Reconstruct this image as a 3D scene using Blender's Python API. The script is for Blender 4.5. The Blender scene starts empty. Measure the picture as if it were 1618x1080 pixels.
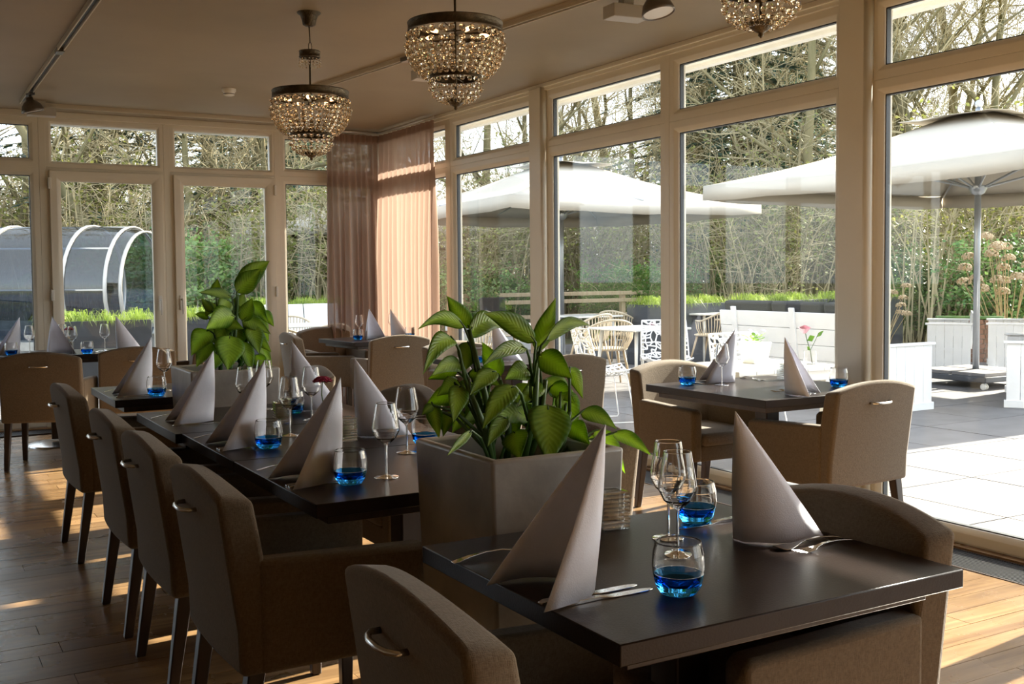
import bpy, math, random
from mathutils import Vector, Matrix
random.seed(7)
C = bpy.context.scene.collection
PI = math.pi
rad = math.radians

# ------------------------------------------------------------------ camera
F_PX, CX, CY, EYE = 1692.35, 809.0, 514.34, 1.35
yaw, pitch, roll = rad(29.995), rad(-2.747), rad(-0.5215)
fw = Vector((math.sin(yaw)*math.cos(pitch), math.cos(yaw)*math.cos(pitch), math.sin(pitch)))
r0 = Vector((math.cos(yaw), -math.sin(yaw), 0)); u0 = r0.cross(fw)
rt = r0*math.cos(roll)+u0*math.sin(roll); up = -r0*math.sin(roll)+u0*math.cos(roll)
cam = bpy.data.cameras.new('camera'); co = bpy.data.objects.new('camera', cam); C.objects.link(co)
co.matrix_world = Matrix(((rt.x, up.x, -fw.x, 0), (rt.y, up.y, -fw.y, 0), (rt.z, up.z, -fw.z, EYE), (0, 0, 0, 1)))
cam.sensor_fit = 'HORIZONTAL'; cam.sensor_width = 36; cam.lens = F_PX/1618*36
cam.shift_y = -(540-CY)/1618
cam.clip_start = 0.05; cam.clip_end = 400
bpy.context.scene.camera = co

def ray(x, y): return rt*((x-CX)/F_PX) - up*((y-CY)/F_PX) + fw
def at(x, y, Y=None, Z=None, X=None):
    d = ray(x, y); o = Vector((0, 0, EYE))
    t = Y/d.y if Y is not None else ((Z-EYE)/d.z if Z is not None else X/d.x)
    return o+d*t

# ------------------------------------------------------------------ light
w = bpy.data.worlds.new('sky'); bpy.context.scene.world = w; w.use_nodes = True
nt = w.node_tree; bg = nt.nodes['Background']
sk = nt.nodes.new('ShaderNodeTexSky'); sk.sky_type = 'NISHITA'; sk.sun_disc = False
sun_dir = Vector((1, .12, .6)).normalized()
sk.sun_elevation = math.asin(sun_dir.z); sk.sun_rotation = math.atan2(sun_dir.x, sun_dir.y)
sk.air_density = 1.0; sk.dust_density = 3.0; sk.ozone_density = 1.0
mixw = nt.nodes.new('ShaderNodeMix'); mixw.data_type = 'RGBA'; mixw.inputs[0].default_value = .62
nt.links.new(sk.outputs[0], mixw.inputs[6]); mixw.inputs[7].default_value = (5.2, 5.6, 6.1, 1)
nt.links.new(mixw.outputs[2], bg.inputs[0]); bg.inputs[1].default_value = .40
sl = bpy.data.lights.new('sun', 'SUN'); so = bpy.data.objects.new('sun', sl); C.objects.link(so)
sl.energy = 14.0; sl.angle = rad(.55); sl.color = (1, .92, .78)
so.rotation_euler = (-sun_dir).to_track_quat('-Z', 'Y').to_euler(); so.location = (20, 2, 14)
sc = bpy.context.scene
sc.view_settings.view_transform = 'Standard'; sc.view_settings.look = 'None'
sc.view_settings.exposure = 0.72; sc.view_settings.gamma = 1; sc.view_settings.use_curve_mapping = False
sc.cycles.max_bounces = 12; sc.cycles.diffuse_bounces = 5; sc.cycles.glossy_bounces = 5
sc.cycles.transmission_bounces = 10; sc.cycles.transparent_max_bounces = 24
sc.cycles.sample_clamp_indirect = 4; sc.cycles.caustics_reflective = False; sc.cycles.caustics_refractive = False

# ------------------------------------------------------------------ materials
def nodes(name):
    m = bpy.data.materials.new(name); m.use_nodes = True
    n = m.node_tree.nodes; return m, n, m.node_tree.links, n['Principled BSDF'], n['Material Output']
def mat(name, col, rough=.5, metal=0, var=.0, scale=8, bump=0, bscale=60, spec=.5, sheen=0, stretch=None, col2=None, sub=0, objvar=0):
    m, n, l, p, out = nodes(name)
    p.inputs['Base Color'].default_value = (*col, 1); p.inputs['Roughness'].default_value = rough
    p.inputs['Metallic'].default_value = metal; p.inputs['Specular IOR Level'].default_value = spec
    if sheen: p.inputs['Sheen Weight'].default_value = sheen
    tc = n.new('ShaderNodeTexCoord'); mp = n.new('ShaderNodeMapping'); l.new(tc.outputs['Object'], mp.inputs[0])
    if stretch: mp.inputs['Scale'].default_value = stretch
    src = None
    if var or col2:
        nz = n.new('ShaderNodeTexNoise'); nz.inputs['Scale'].default_value = scale; nz.inputs['Detail'].default_value = 6
        l.new(mp.outputs[0], nz.inputs[0])
        cr = n.new('ShaderNodeValToRGB'); l.new(nz.outputs[0], cr.inputs[0])
        a = col2 if col2 else tuple(c*(1-var) for c in col)
        b = col if col2 else tuple(min(1, c*(1+var)) for c in col)
        cr.color_ramp.elements[0].position = .32; cr.color_ramp.elements[1].position = .68
        cr.color_ramp.elements[0].color = (*a, 1); cr.color_ramp.elements[1].color = (*b, 1)
        src = cr.outputs[0]
    if objvar:
        oi = n.new('ShaderNodeObjectInfo'); mr = n.new('ShaderNodeMapRange'); l.new(oi.outputs['Random'], mr.inputs[0])
        mr.inputs[3].default_value = 1-objvar; mr.inputs[4].default_value = 1+objvar
        hs = n.new('ShaderNodeHueSaturation'); l.new(mr.outputs[0], hs.inputs['Value'])
        if src: l.new(src, hs.inputs['Color'])
        else: hs.inputs['Color'].default_value = (*col, 1)
        src = hs.outputs[0]
    if src: l.new(src, p.inputs['Base Color'])
    if bump:
        nb = n.new('ShaderNodeTexNoise'); nb.inputs['Scale'].default_value = bscale; nb.inputs['Detail'].default_value = 4
        l.new(mp.outputs[0], nb.inputs[0]); bm = n.new('ShaderNodeBump'); bm.inputs['Strength'].default_value = bump
        bm.inputs['Distance'].default_value = .01; l.new(nb.outputs[0], bm.inputs['Height']); l.new(bm.outputs[0], p.inputs['Normal'])
    return m
def fabric(name, col, c2):
    m, n, l, p, out = nodes(name)
    tc = n.new('ShaderNodeTexCoord')
    outs = []
    for s in ((1300, 220, 220), (220, 220, 1300), (220, 1300, 220)):
        mp = n.new('ShaderNodeMapping'); mp.inputs['Scale'].default_value = s; l.new(tc.outputs['Object'], mp.inputs[0])
        z = n.new('ShaderNodeTexNoise'); z.inputs['Scale'].default_value = .5; z.inputs['Detail'].default_value = 2; l.new(mp.outputs[0], z.inputs[0]); outs.append(z.outputs[0])
    a = n.new('ShaderNodeMath'); a.operation = 'ADD'; l.new(outs[0], a.inputs[0]); l.new(outs[1], a.inputs[1])
    b = n.new('ShaderNodeMath'); b.operation = 'ADD'; l.new(a.outputs[0], b.inputs[0]); l.new(outs[2], b.inputs[1])
    mr = n.new('ShaderNodeMapRange'); l.new(b.outputs[0], mr.inputs[0]); mr.inputs[1].default_value = 1.1; mr.inputs[2].default_value = 1.9
    cr = n.new('ShaderNodeValToRGB'); l.new(mr.outputs[0], cr.inputs[0])
    cr.color_ramp.elements[0].color = (*c2, 1); cr.color_ramp.elements[1].color = (*col, 1)
    l.new(cr.outputs[0], p.inputs['Base Color']); p.inputs['Roughness'].default_value = .9; p.inputs['Sheen Weight'].default_value = .25
    p.inputs['Specular IOR Level'].default_value = .2
    bm = n.new('ShaderNodeBump'); bm.inputs['Strength'].default_value = .35; bm.inputs['Distance'].default_value = .002
    l.new(mr.outputs[0], bm.inputs['Height']); l.new(bm.outputs[0], p.inputs['Normal'])
    return m
def wood(name, c1, c2, rough, axis_scale, coat=0, objvar=.0, dirt=False):
    m, n, l, p, out = nodes(name)
    tc = n.new('ShaderNodeTexCoord'); mp = n.new('ShaderNodeMapping'); mp.inputs['Scale'].default_value = axis_scale
    ge = n.new('ShaderNodeNewGeometry'); l.new(ge.outputs['Position'], mp.inputs[0]) if objvar else l.new(tc.outputs['Object'], mp.inputs[0])
    z = n.new('ShaderNodeTexNoise'); z.inputs['Scale'].default_value = 1; z.inputs['Detail'].default_value = 8; z.inputs['Roughness'].default_value = .65
    z.inputs['Distortion'].default_value = .6; l.new(mp.outputs[0], z.inputs[0])
    cr = n.new('ShaderNodeValToRGB'); l.new(z.outputs[0], cr.inputs[0]); cr.color_ramp.elements[0].position = .3; cr.color_ramp.elements[1].position = .7
    cr.color_ramp.elements[0].color = (*c1, 1); cr.color_ramp.elements[1].color = (*c2, 1)
    src = cr.outputs[0]
    if objvar:
        oi = n.new('ShaderNodeObjectInfo'); mr = n.new('ShaderNodeMapRange'); l.new(oi.outputs['Random'], mr.inputs[0])
        mr.inputs[3].default_value = 1-objvar; mr.inputs[4].default_value = 1+objvar
        hs = n.new('ShaderNodeHueSaturation'); l.new(mr.outputs[0], hs.inputs['Value']); l.new(src, hs.inputs['Color']); src = hs.outputs[0]
    l.new(src, p.inputs['Base Color'])
    p.inputs['Roughness'].default_value = rough
    if dirt:
        z2 = n.new('ShaderNodeTexNoise'); z2.inputs['Scale'].default_value = 2.2; z2.inputs['Detail'].default_value = 9; l.new(ge.outputs['Position'], z2.inputs[0])
        m2 = n.new('ShaderNodeMapRange'); l.new(z2.outputs[0], m2.inputs[0]); m2.inputs[3].default_value = rough-.12; m2.inputs[4].default_value = rough+.2
        l.new(m2.outputs[0], p.inputs['Roughness'])
    bm = n.new('ShaderNodeBump'); bm.inputs['Strength'].default_value = .12; bm.inputs['Distance'].default_value = .003
    l.new(z.outputs[0], bm.inputs['Height']); l.new(bm.outputs[0], p.inputs['Normal'])
    if coat: p.inputs['Coat Weight'].default_value = coat
    return m
def pane_mat(name, tint=(.93, .96, .95), refl=.9, base=.04):
    m, n, l, p, out = nodes(name); n.remove(p)
    t = n.new('ShaderNodeBsdfTransparent'); t.inputs[0].default_value = (*tint, 1)
    g = n.new('ShaderNodeBsdfGlossy'); g.inputs['Roughness'].default_value = .01; g.inputs[0].default_value = (refl, refl, refl, 1)
    lw = n.new('ShaderNodeLayerWeight'); lw.inputs[0].default_value = .5
    pw = n.new('ShaderNodeMath'); pw.operation = 'POWER'; l.new(lw.outputs['Facing'], pw.inputs[0]); pw.inputs[1].default_value = 4.5
    ad = n.new('ShaderNodeMath'); ad.operation = 'MULTIPLY_ADD'; l.new(pw.outputs[0], ad.inputs[0]); ad.inputs[1].default_value = .7; ad.inputs[2].default_value = base
    mx = n.new('ShaderNodeMixShader'); l.new(ad.outputs[0], mx.inputs[0]); l.new(t.outputs[0], mx.inputs[1]); l.new(g.outputs[0], mx.inputs[2]); l.new(mx.outputs[0], out.inputs[0])
    return m
def glass(name, col=(1, 1, 1), ior=1.45, rough=0):
    m, n, l, p, out = nodes(name); n.remove(p)
    g = n.new('ShaderNodeBsdfGlass'); g.inputs[0].default_value = (*col, 1); g.inputs['IOR'].default_value = ior; g.inputs['Roughness'].default_value = rough
    l.new(g.outputs[0], out.inputs[0]); return m
def sheer(name, col, alpha, trans):
    m, n, l, p, out = nodes(name); n.remove(p)
    d = n.new('ShaderNodeBsdfDiffuse'); d.inputs[0].default_value = (*col, 1)
    tl = n.new('ShaderNodeBsdfTranslucent'); tl.inputs[0].default_value = (*col, 1)
    t = n.new('ShaderNodeBsdfTransparent')
    a = n.new('ShaderNodeMixShader'); a.inputs[0].default_value = trans; l.new(d.outputs[0], a.inputs[1]); l.new(tl.outputs[0], a.inputs[2])
    b = n.new('ShaderNodeMixShader'); b.inputs[0].default_value = alpha; l.new(t.outputs[0], b.inputs[1]); l.new(a.outputs[0], b.inputs[2]); l.new(b.outputs[0], out.inputs[0])
    return m
def leafy(name, c1, c2, trans=.35, scale=12, rough=.45, veins=False, objvar=.0):
    m, n, l, p, out = nodes(name)
    tc = n.new('ShaderNodeTexCoord'); z = n.new('ShaderNodeTexNoise'); z.inputs['Scale'].default_value = scale; z.inputs['Detail'].default_value = 5
    l.new(tc.outputs['Object'], z.inputs[0])
    cr = n.new('ShaderNodeValToRGB'); cr.color_ramp.elements[0].position = .35; cr.color_ramp.elements[1].position = .65
    cr.color_ramp.elements[0].color = (*c1, 1); cr.color_ramp.elements[1].color = (*c2, 1)
    if veins:   # blotched centre, dark edge: UV.x across (0..1), UV.y along the leaf
        uv = n.new('ShaderNodeSeparateXYZ'); l.new(tc.outputs['UV'], uv.inputs[0])
        s = n.new('ShaderNodeMath'); s.operation = 'SUBTRACT'; l.new(uv.outputs[0], s.inputs[0]); s.inputs[1].default_value = .5
        ab = n.new('ShaderNodeMath'); ab.operation = 'ABSOLUTE'; l.new(s.outputs[0], ab.inputs[0])
        v = n.new('ShaderNodeMath'); v.operation = 'MULTIPLY_ADD'; l.new(ab.outputs[0], v.inputs[0]); v.inputs[1].default_value = -.62; v.inputs[2].default_value = .68
        # side veins: fine bands slanting to the edge
        w1 = n.new('ShaderNodeMath'); w1.operation = 'MULTIPLY_ADD'; l.new(ab.outputs[0], w1.inputs[0]); w1.inputs[1].default_value = -.45; l.new(uv.outputs[1], w1.inputs[2])
        w2 = n.new('ShaderNodeMath'); w2.operation = 'MULTIPLY'; l.new(w1.outputs[0], w2.inputs[0]); w2.inputs[1].default_value = 75
        w3 = n.new('ShaderNodeMath'); w3.operation = 'SINE'; l.new(w2.outputs[0], w3.inputs[0])
        w4 = n.new('ShaderNodeMath'); w4.operation = 'MULTIPLY_ADD'; l.new(w3.outputs[0], w4.inputs[0]); w4.inputs[1].default_value = .022; l.new(v.outputs[0], w4.inputs[2])
        zz = n.new('ShaderNodeMath'); zz.operation = 'MULTIPLY_ADD'; l.new(z.outputs[0], zz.inputs[0]); zz.inputs[1].default_value = .55; zz.inputs[2].default_value = -.27
        ad = n.new('ShaderNodeMath'); ad.operation = 'ADD'; l.new(w4.outputs[0], ad.inputs[0]); l.new(zz.outputs[0], ad.inputs[1]); l.new(ad.outputs[0], cr.inputs[0])
        bm = n.new('ShaderNodeBump'); bm.inputs['Strength'].default_value = .25; bm.inputs['Distance'].default_value = .002; l.new(w3.outputs[0], bm.inputs['Height']); l.new(bm.outputs[0], p.inputs['Normal'])
    else: l.new(z.outputs[0], cr.inputs[0])
    src = cr.outputs[0]
    if objvar:
        oi = n.new('ShaderNodeObjectInfo'); mr = n.new('ShaderNodeMapRange'); l.new(oi.outputs['Random'], mr.inputs[0]); mr.inputs[3].default_value = 1-objvar; mr.inputs[4].default_value = 1+objvar
        hs = n.new('ShaderNodeHueSaturation'); l.new(mr.outputs[0], hs.inputs['Value']); l.new(src, hs.inputs['Color']); src = hs.outputs[0]
    l.new(src, p.inputs['Base Color']); p.inputs['Roughness'].default_value = rough
    tl = n.new('ShaderNodeBsdfTranslucent'); g2 = n.new('ShaderNodeHueSaturation'); g2.inputs['Value'].default_value = 1.5; l.new(src, g2.inputs['Color']); l.new(g2.outputs[0], tl.inputs[0])
    mx = n.new('ShaderNodeMixShader'); mx.inputs[0].default_value = trans; l.new(p.outputs[0], mx.inputs[1]); l.new(tl.outputs[0], mx.inputs[2]); l.new(mx.outputs[0], out.inputs[0])
    return m
def glow(name, col, s):
    m, n, l, p, out = nodes(name); p.inputs['Emission Color'].default_value = (*col, 1); p.inputs['Emission Strength'].default_value = s; p.inputs['Base Color'].default_value = (*col, 1); return m

M = dict(
 pvc=mat('white_upvc', (.80, .745, .62), .32, var=.02, scale=3),
 paint=mat('taupe_ceiling_paint', (.345, .275, .175), .55, var=.07, scale=1.3, bump=.05, bscale=14),
 wall=mat('wall_plaster', (.42, .35, .27), .8, var=.04, bump=.08),
 floor=wood('oak_floor', (.15, .080, .036), (.37, .225, .105), .24, (1.2, 16, 3), objvar=.22, dirt=True),
 gap=mat('dark_joint', (.03, .02, .014), .8),
 linen=fabric('brown_linen', (.185, .140, .092), (.12, .088, .056)),
 seatcloth=fabric('seat_linen', (.24, .19, .145), (.14, .11, .08)),
 leg=wood('dark_stained_beech', (.025, .014, .009), (.05, .026, .015), .35, (30, 30, 3)),
 top=mat('dark_tabletop', (.020, .012, .010), .30, var=.15, scale=14, bump=.06, bscale=200, spec=.30),
 chrome=mat('brushed_steel', (.72, .70, .67), .22, 1, var=.05, scale=5),
 silver=mat('cutlery_steel', (.85, .84, .82), .10, 1),
 napkin=mat('napkin_paper_cloth', (.86, .875, .97), .85, var=.02, scale=30, bump=.1, bscale=300),
 clear=glass('clear_glass'), blue=glass('blue_glass', (.24, .66, 1.0)), bead=glass('crystal', (1.0, .95, .87), 1.5),
 wax=mat('candle_wax', (.82, .78, .66), .6), bronze=mat('aged_bronze', (.10, .075, .045), .42, .85, var=.3, scale=30, bump=.4, bscale=120),
 rail=mat('cream_track', (.62, .54, .42), .35), black=mat('black_plastic', (.03, .03, .03), .4), fixture=mat('grey_lamp_shell', (.16, .14, .12), .3, .6),
 white_p=mat('white_plastic', (.80, .78, .72), .35), boxgrey=mat('grey_ballast_box', (.50, .46, .40), .4),
 curtain=sheer('sheer_mauve_curtain', (.46, .325, .255), .93, .42), crail=mat('curtain_rail_metal', (.6, .57, .52), .4, .4),
 concrete=mat('cast_concrete', (.36, .335, .30), .34, var=.26, scale=6, bump=.15, bscale=25, spec=.5),
 soil=mat('potting_soil', (.04, .028, .02), .9, bump=.8, bscale=40),
 leaf=leafy('dieffenbachia_leaf', (.11, .25, .018), (.46, .64, .08), .45, 16, .38, True, .22),
 stem=mat('green_stem', (.06, .13, .03), .45, var=.2),
 pane=pane_mat('window_glass', (.97, .985, .98), .9, .022), rubber=mat('grey_gasket', (.05, .055, .06), .5),
 slab=mat('terrace_slab', (.155, .148, .147), .75, var=.12, scale=3, bump=.2, bscale=40, objvar=.05),
 ground=mat('woodland_floor', (.17, .135, .075), .95, col2=(.09, .11, .04), scale=1.2, bump=.6, bscale=8),
 parasol=sheer('parasol_canvas', (.50, .455, .385), 1.0, .02), alu=mat('grey_aluminium', (.42, .45, .49), .35, .7), 
 wpaint=mat('white_painted_wood', (.82, .81, .79), .45, var=.03, bump=.08), cushion=mat('black_cushion', (.028, .028, .030), .8, bump=.3, bscale=30),
 trough=mat('anthracite_planter', (.045, .05, .06), .5, var=.1), 
 grass=leafy('planter_grass', (.16, .25, .03), (.45, .55, .10), .4, 3, .5),
 cane=mat('cane_resin', (.60, .50, .36), .55), cane_leg=wood('pale_wood_leg', (.42, .30, .17), (.58, .44, .28), .5, (20, 20, 3)), 
 whitemetal=mat('white_coated_metal', (.85, .85, .85), .4), 
 bark=mat('bark', (.23, .19, .10), .9, col2=(.12, .11, .05), scale=4, bump=.8, bscale=9, stretch=(1, 1, .3), objvar=.3),
 twig=mat('twigs', (.36, .30, .17), .85, var=.3, scale=.6, objvar=.3),
 needle=leafy('conifer_needles', (.022, .055, .04), (.075, .13, .085), .2, 1.5, .6, objvar=.3),
 brush=leafy('shrub_leaves', (.09, .12, .03), (.30, .29, .08), .35, .9, .6, objvar=.35),
 ivy=leafy('evergreen_leaves', (.05, .13, .03), (.20, .30, .07), .3, 2, .4, objvar=.25),
 poly=pane_mat('polycarbonate', (.26, .33, .42), .8, .10), bulb=glow('warm_bulb', (1, .55, .24), 3.6),
 ribbed=pane_mat('ribbed_glass', (.90, .93, .93), .95, .42),
 petal=mat('crimson_petal', (.30, .008, .045), .6), pink=mat('pink_petal', (.75, .10, .28), .6), rose=mat('dusky_rose', (.55, .30, .36), .6), violet=mat('violet_petal', (.22, .20, .55), .6),
 hyd=mat('dried_hydrangea', (.55, .43, .27), .9, col2=(.36, .26, .15), scale=60), straw=mat('dry_stalk', (.40, .30, .15), .9),
 brickm=mat('red_brown_brick', (.26, .14, .09), .9, col2=(.16, .10, .07), scale=9, bump=.4), house=mat('house_wall', (.30, .27, .22), .9),
)

# ------------------------------------------------------------------ geometry helpers
class G:
    def __init__(s): s.v = []; s.f = []; s.uv = []
    def add(s, vs, fs):
        b = len(s.v); s.v += [tuple(x) for x in vs]; s.f += [tuple(i+b for i in f) for f in fs]; return s
    def box(s, x0, x1, y0, y1, z0, z1, T=None):
        vs = [Vector((x, y, z)) for z in (z0, z1) for x, y in ((x0, y0), (x1, y0), (x1, y1), (x0, y1))]
        if T: vs = [T@q for q in vs]
        return s.add(vs, [(3, 2, 1, 0), (4, 5, 6, 7), (0, 1, 5, 4), (1, 2, 6, 5), (2, 3, 7, 6), (3, 0, 4, 7)])
    def prism(s, pts, a, b, axis='z', T=None):
        n = len(pts)
        def mk(p, h): return Vector((p[0], p[1], h)) if axis == 'z' else (Vector((p[0], h, p[1])) if axis == 'y' else Vector((h, p[0], p[1])))
        vs = [mk(p, a) for p in pts]+[mk(p, b) for p in pts]
        if T: vs = [T@q for q in vs]
        fs = [tuple(range(n-1, -1, -1)), tuple(range(n, 2*n))]+[(i, (i+1) % n, n+(i+1) % n, n+i) for i in range(n)]
        return s.add(vs, fs)
    def lathe(s, prof, n=24, c=(0, 0, 0), cap=False, T=None):
        vs = []; m = len(prof)
        for i in range(n):
            a = 2*PI*i/n
            for r, z in prof:
                q = Vector((c[0]+r*math.cos(a), c[1]+r*math.sin(a), c[2]+z)); vs.append(T@q if T else q)
        fs = []
        for i in range(n):
            j = (i+1) % n
            for k in range(m-1): fs.append((i*m+k, j*m+k, j*m+k+1, i*m+k+1))
        if cap:
            fs.append(tuple(i*m for i in range(n-1, -1, -1))); fs.append(tuple(i*m+m-1 for i in range(n)))
        return s.add(vs, fs)
    def glasslathe(s, prof, n=32):
        q = []
        for (a, b) in zip(prof[:-1], prof[1:]):
            a, b = Vector(a), Vector(b); L = (b-a).length; q.append(tuple(a))
            if L > .0025:
                e = min(.0007, L*.2)/L; q.append(tuple(a.lerp(b, e))); q.append(tuple(a.lerp(b, 1-e)))
        q.append(prof[-1]); return s.lathe(q, n)
    def tube(s, pts, r, n=8, closed=False):
        pts = [Vector(p) for p in pts]; m = len(pts)
        rs = r if isinstance(r, (list, tuple)) else [r]*m
        vs = []; ref = None
        for i, p in enumerate(pts):
            if closed: d = pts[(i+1) % m]-pts[i-1]
            else: d = pts[min(i+1, m-1)]-pts[max(i-1, 0)]
            if d.length < 1e-9: d = Vector((0, 0, 1))
            d.normalize()
            if ref is None: ref = Vector((0, 0, 1)) if abs(d.z) < .9 else Vector((1, 0, 0))
            a = ref-d*ref.dot(d)
            if a.length < 1e-6: a = d.orthogonal()
            a.normalize(); b = d.cross(a); ref = a
            for k in range(n):
                t = 2*PI*k/n; vs.append(p+(a*math.cos(t)+b*math.sin(t))*rs[i])
        fs = []
        for i in range(m if closed else m-1):
            j = (i+1) % m
            for k in range(n): fs.append((i*n+k, i*n+(k+1) % n, j*n+(k+1) % n, j*n+k))
        if not closed and n > 2: fs += [tuple(range(n-1, -1, -1)), tuple((m-1)*n+k for k in range(n))]
        return s.add(vs, fs)
    def sphere(s, c, r, nu=8, nv=5, sz=1):
        prof = [(r*math.sin(PI*k/nv), -r*math.cos(PI*k/nv)*sz) for k in range(nv+1)]
        return s.lathe(prof, nu, c)
    def grid(s, P, closed=False):
        R = len(P); K = len(P[0]); vs = [q for row in P for q in row]; fs = []
        for i in range(R-1):
            for j in range(K-1 if not closed else K):
                j2 = (j+1) % K; fs.append((i*K+j, i*K+j2, (i+1)*K+j2, (i+1)*K+j))
        return s.add(vs, fs)
def mesh(name, g, m, smooth=False, auto=None):
    me = bpy.data.meshes.new(name); me.from_pydata([tuple(v) for v in g.v], [], g.f); me.materials.append(m)
    if smooth or auto:
        me.polygons.foreach_set('use_smooth', [True]*len(me.polygons))
    if auto: 
        me.set_sharp_from_angle(angle=rad(auto))
    me.update(); return me
def obj(name, g, m, parent=None, smooth=False, bevel=0, seg=2, auto=None, loc=None, rotz=None, solid=0):
    me = g if isinstance(g, bpy.types.Mesh) else mesh(name, g, m, smooth, auto)
    o = bpy.data.objects.new(name, me); C.objects.link(o)
    if parent: o.parent = parent
    if loc is not None: o.location = loc
    if rotz is not None: o.rotation_euler = (0, 0, rotz)
    if solid:
        q = o.modifiers.new('s', 'SOLIDIFY'); q.thickness = solid; q.offset = 0
    if bevel:
        b = o.modifiers.new('b', 'BEVEL'); b.width = bevel; b.segments = seg; b.limit_method = 'ANGLE'; b.angle_limit = rad(35)
        if not auto and not smooth: me.polygons.foreach_set('use_smooth', [True]*len(me.polygons)); me.set_sharp_from_angle(angle=rad(75)) ; b.harden_normals = False
    return o
def tag(o, label, cat, group=None, kind=None):
    if label: o['label'] = label
    if cat: o['category'] = cat
    if group: o['group'] = group
    if kind: o['kind'] = kind
    return o
def thing(name, label, cat, loc=(0, 0, 0), rz=0, group=None):
    o = bpy.data.objects.new(name, None); o.empty_display_size = .1; C.objects.link(o); o.location = loc; o.rotation_euler = (0, 0, rz)
    return tag(o, label, cat, group)
def dup(root, loc, rz=0, label=None, group=None, scale=None):
    def cp(o, par):
        c = o.copy(); C.objects.link(c)
        if par: c.parent = par
        for ch in o.children: cp(ch, c)
        return c
    r = cp(root, None); r.location = loc; r.rotation_euler = (0, 0, rz)
    if scale: r.scale = (scale,)*3 if not isinstance(scale, tuple) else scale
    if label: r['label'] = label
    if group: r['group'] = group
    return r
class Proto:
    """builds the first of a kind, copies it from then on"""
    def __init__(s, make): s.make = make; s.first = None
    def __call__(s, loc, rz=0, label=None, group=None, scale=None):
        if s.first is None:
            s.first = s.make(); r = s.first; r.location = loc; r.rotation_euler = (0, 0, rz)
            if scale: r.scale = (scale,)*3 if not isinstance(scale, tuple) else scale
            if label: r['label'] = label
            if group: r['group'] = group
            return r
        return dup(s.first, loc, rz, label, group, scale)
def struct(name, g, m, parent=None, **k):
    o = obj(name, g, m, parent, **k)
    if not parent: o['kind'] = 'structure'
    return o
def sempty(name):
    o = bpy.data.objects.new(name, None); C.objects.link(o); o['kind'] = 'structure'; return o

# ------------------------------------------------------------------ room shell
XR, YB, H = 4.515, 10.45, 2.84           # inner face of the glazing on the right, at the back, ceiling height
XL, YF = -4.2, -3.2
fl = struct('floor', G().box(XL, XR+.12, YF, YB+.12, -.06, -.012), M['gap'])
rnd = random.Random(3)
rows = int((YB-.45-(-1.5))/.125)
hid = G()
for i in range(rows):
    y = -1.5+i*.125
    if y > YB-.42: break
    x = XL+rnd.uniform(-1.2, 0)
    while x < XR-.36:
        L = rnd.uniform(1.1, 2.0); x0, x1 = max(x, XL), min(x+L, XR-.36); x += L
        if x1-x0 < .05: continue
        cx = (x0+x1)/2
        seen = (y > 2.6 and x1 > (y-1)*-.0+.05-.0 and x0 < 1.15 and x1 > .0) or (x0 > 1.9 and y < 4.6 and y > .8) or (y > 7.4 and x0 < 2.0 and x1 > .3)
        d = rnd.uniform(0, .0015)
        if seen and (x1 > .12*y-.6):
            obj('plank', G().box(x0+.0012, x1-.0012, y+.0012, y+.1238, -.012, -.0015+d), M['floor'], fl)
        else: hid.box(x0+.0012, x1-.0012, y+.0012, y+.1238, -.012, -.0015+d)
hid.box(XL, XR-.36, YF, -1.5, -.012, 0)
o = obj('plank_field', hid, M['floor'], fl); o['kind'] = 'stuff'
# convector grilles let into the floor along both window walls
def grille(name, x0, x1, y0, y1, along):
    o = struct(name, G().box(x0, x1, y0, y1, -.05, -.03), M['black'])
    g = G(); s = .0125
    if along == 'y':
        for k in range(int((y1-y0)/s)): g.box(x0+.012, x1-.012, y0+k*s, y0+k*s+.005, -.02, 0)
        fr = G().box(x0, x0+.012, y0, y1, -.03, .002).box(x1-.012, x1, y0, y1, -.03, .002)
    else:
        for k in range(int((x1-x0)/s)): g.box(x0+k*s, x0+k*s+.005, y0+.012, y1-.012, -.02, 0)
        fr = G().box(x0, x1, y0, y0+.012, -.03, .002).box(x0, x1, y1-.012, y1, -.03, .002)
    q = obj('slat_field', g, M['black'], o); q['kind'] = 'stuff'
    obj('grille_frame', fr, M['leg'], o)
grille('trim_1', XR-.36, XR-.08, YF, YB-.4, 'y')
grille('trim_2', XL, XR-.4, YB-.36, YB-.08, 'x')
struct('trim_3', G().box(XR-.08, XR+.02, YF, YB, -.02, .012), M['floor'])
struct('trim_4', G().box(XL, XR, YB-.08, YB+.02, -.02, .012), M['floor'])
struct('ceiling', G().box(XL, XR+.1, YF, YB+.1, H, H+.16), M['paint'])
struct('wall_left', G().box(XL-.15, XL, YF, YB, 0, H), M['wall'])
struct('wall_front', G().box(XL-.15, XR+.2, YF-.15, YF, 0, H), M['wall'])
struct('baseboard_left', G().box(XL, XL+.02, YF, YB-.4, 0, .12), M['pvc'])
# roof overhang outside
struct('roof_eave', G().box(XR+.1, 4.98, YF, YB+.55, 2.815, 2.95).box(XL, 4.98, YB+.1, YB+.55, 2.815, 2.95).box(4.95, 5.02, YF, YB+.6, 2.79, 2.97).box(XL, 5.0, YB+.5, YB+.57, 2.79, 2.97), M['wpaint'])

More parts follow.
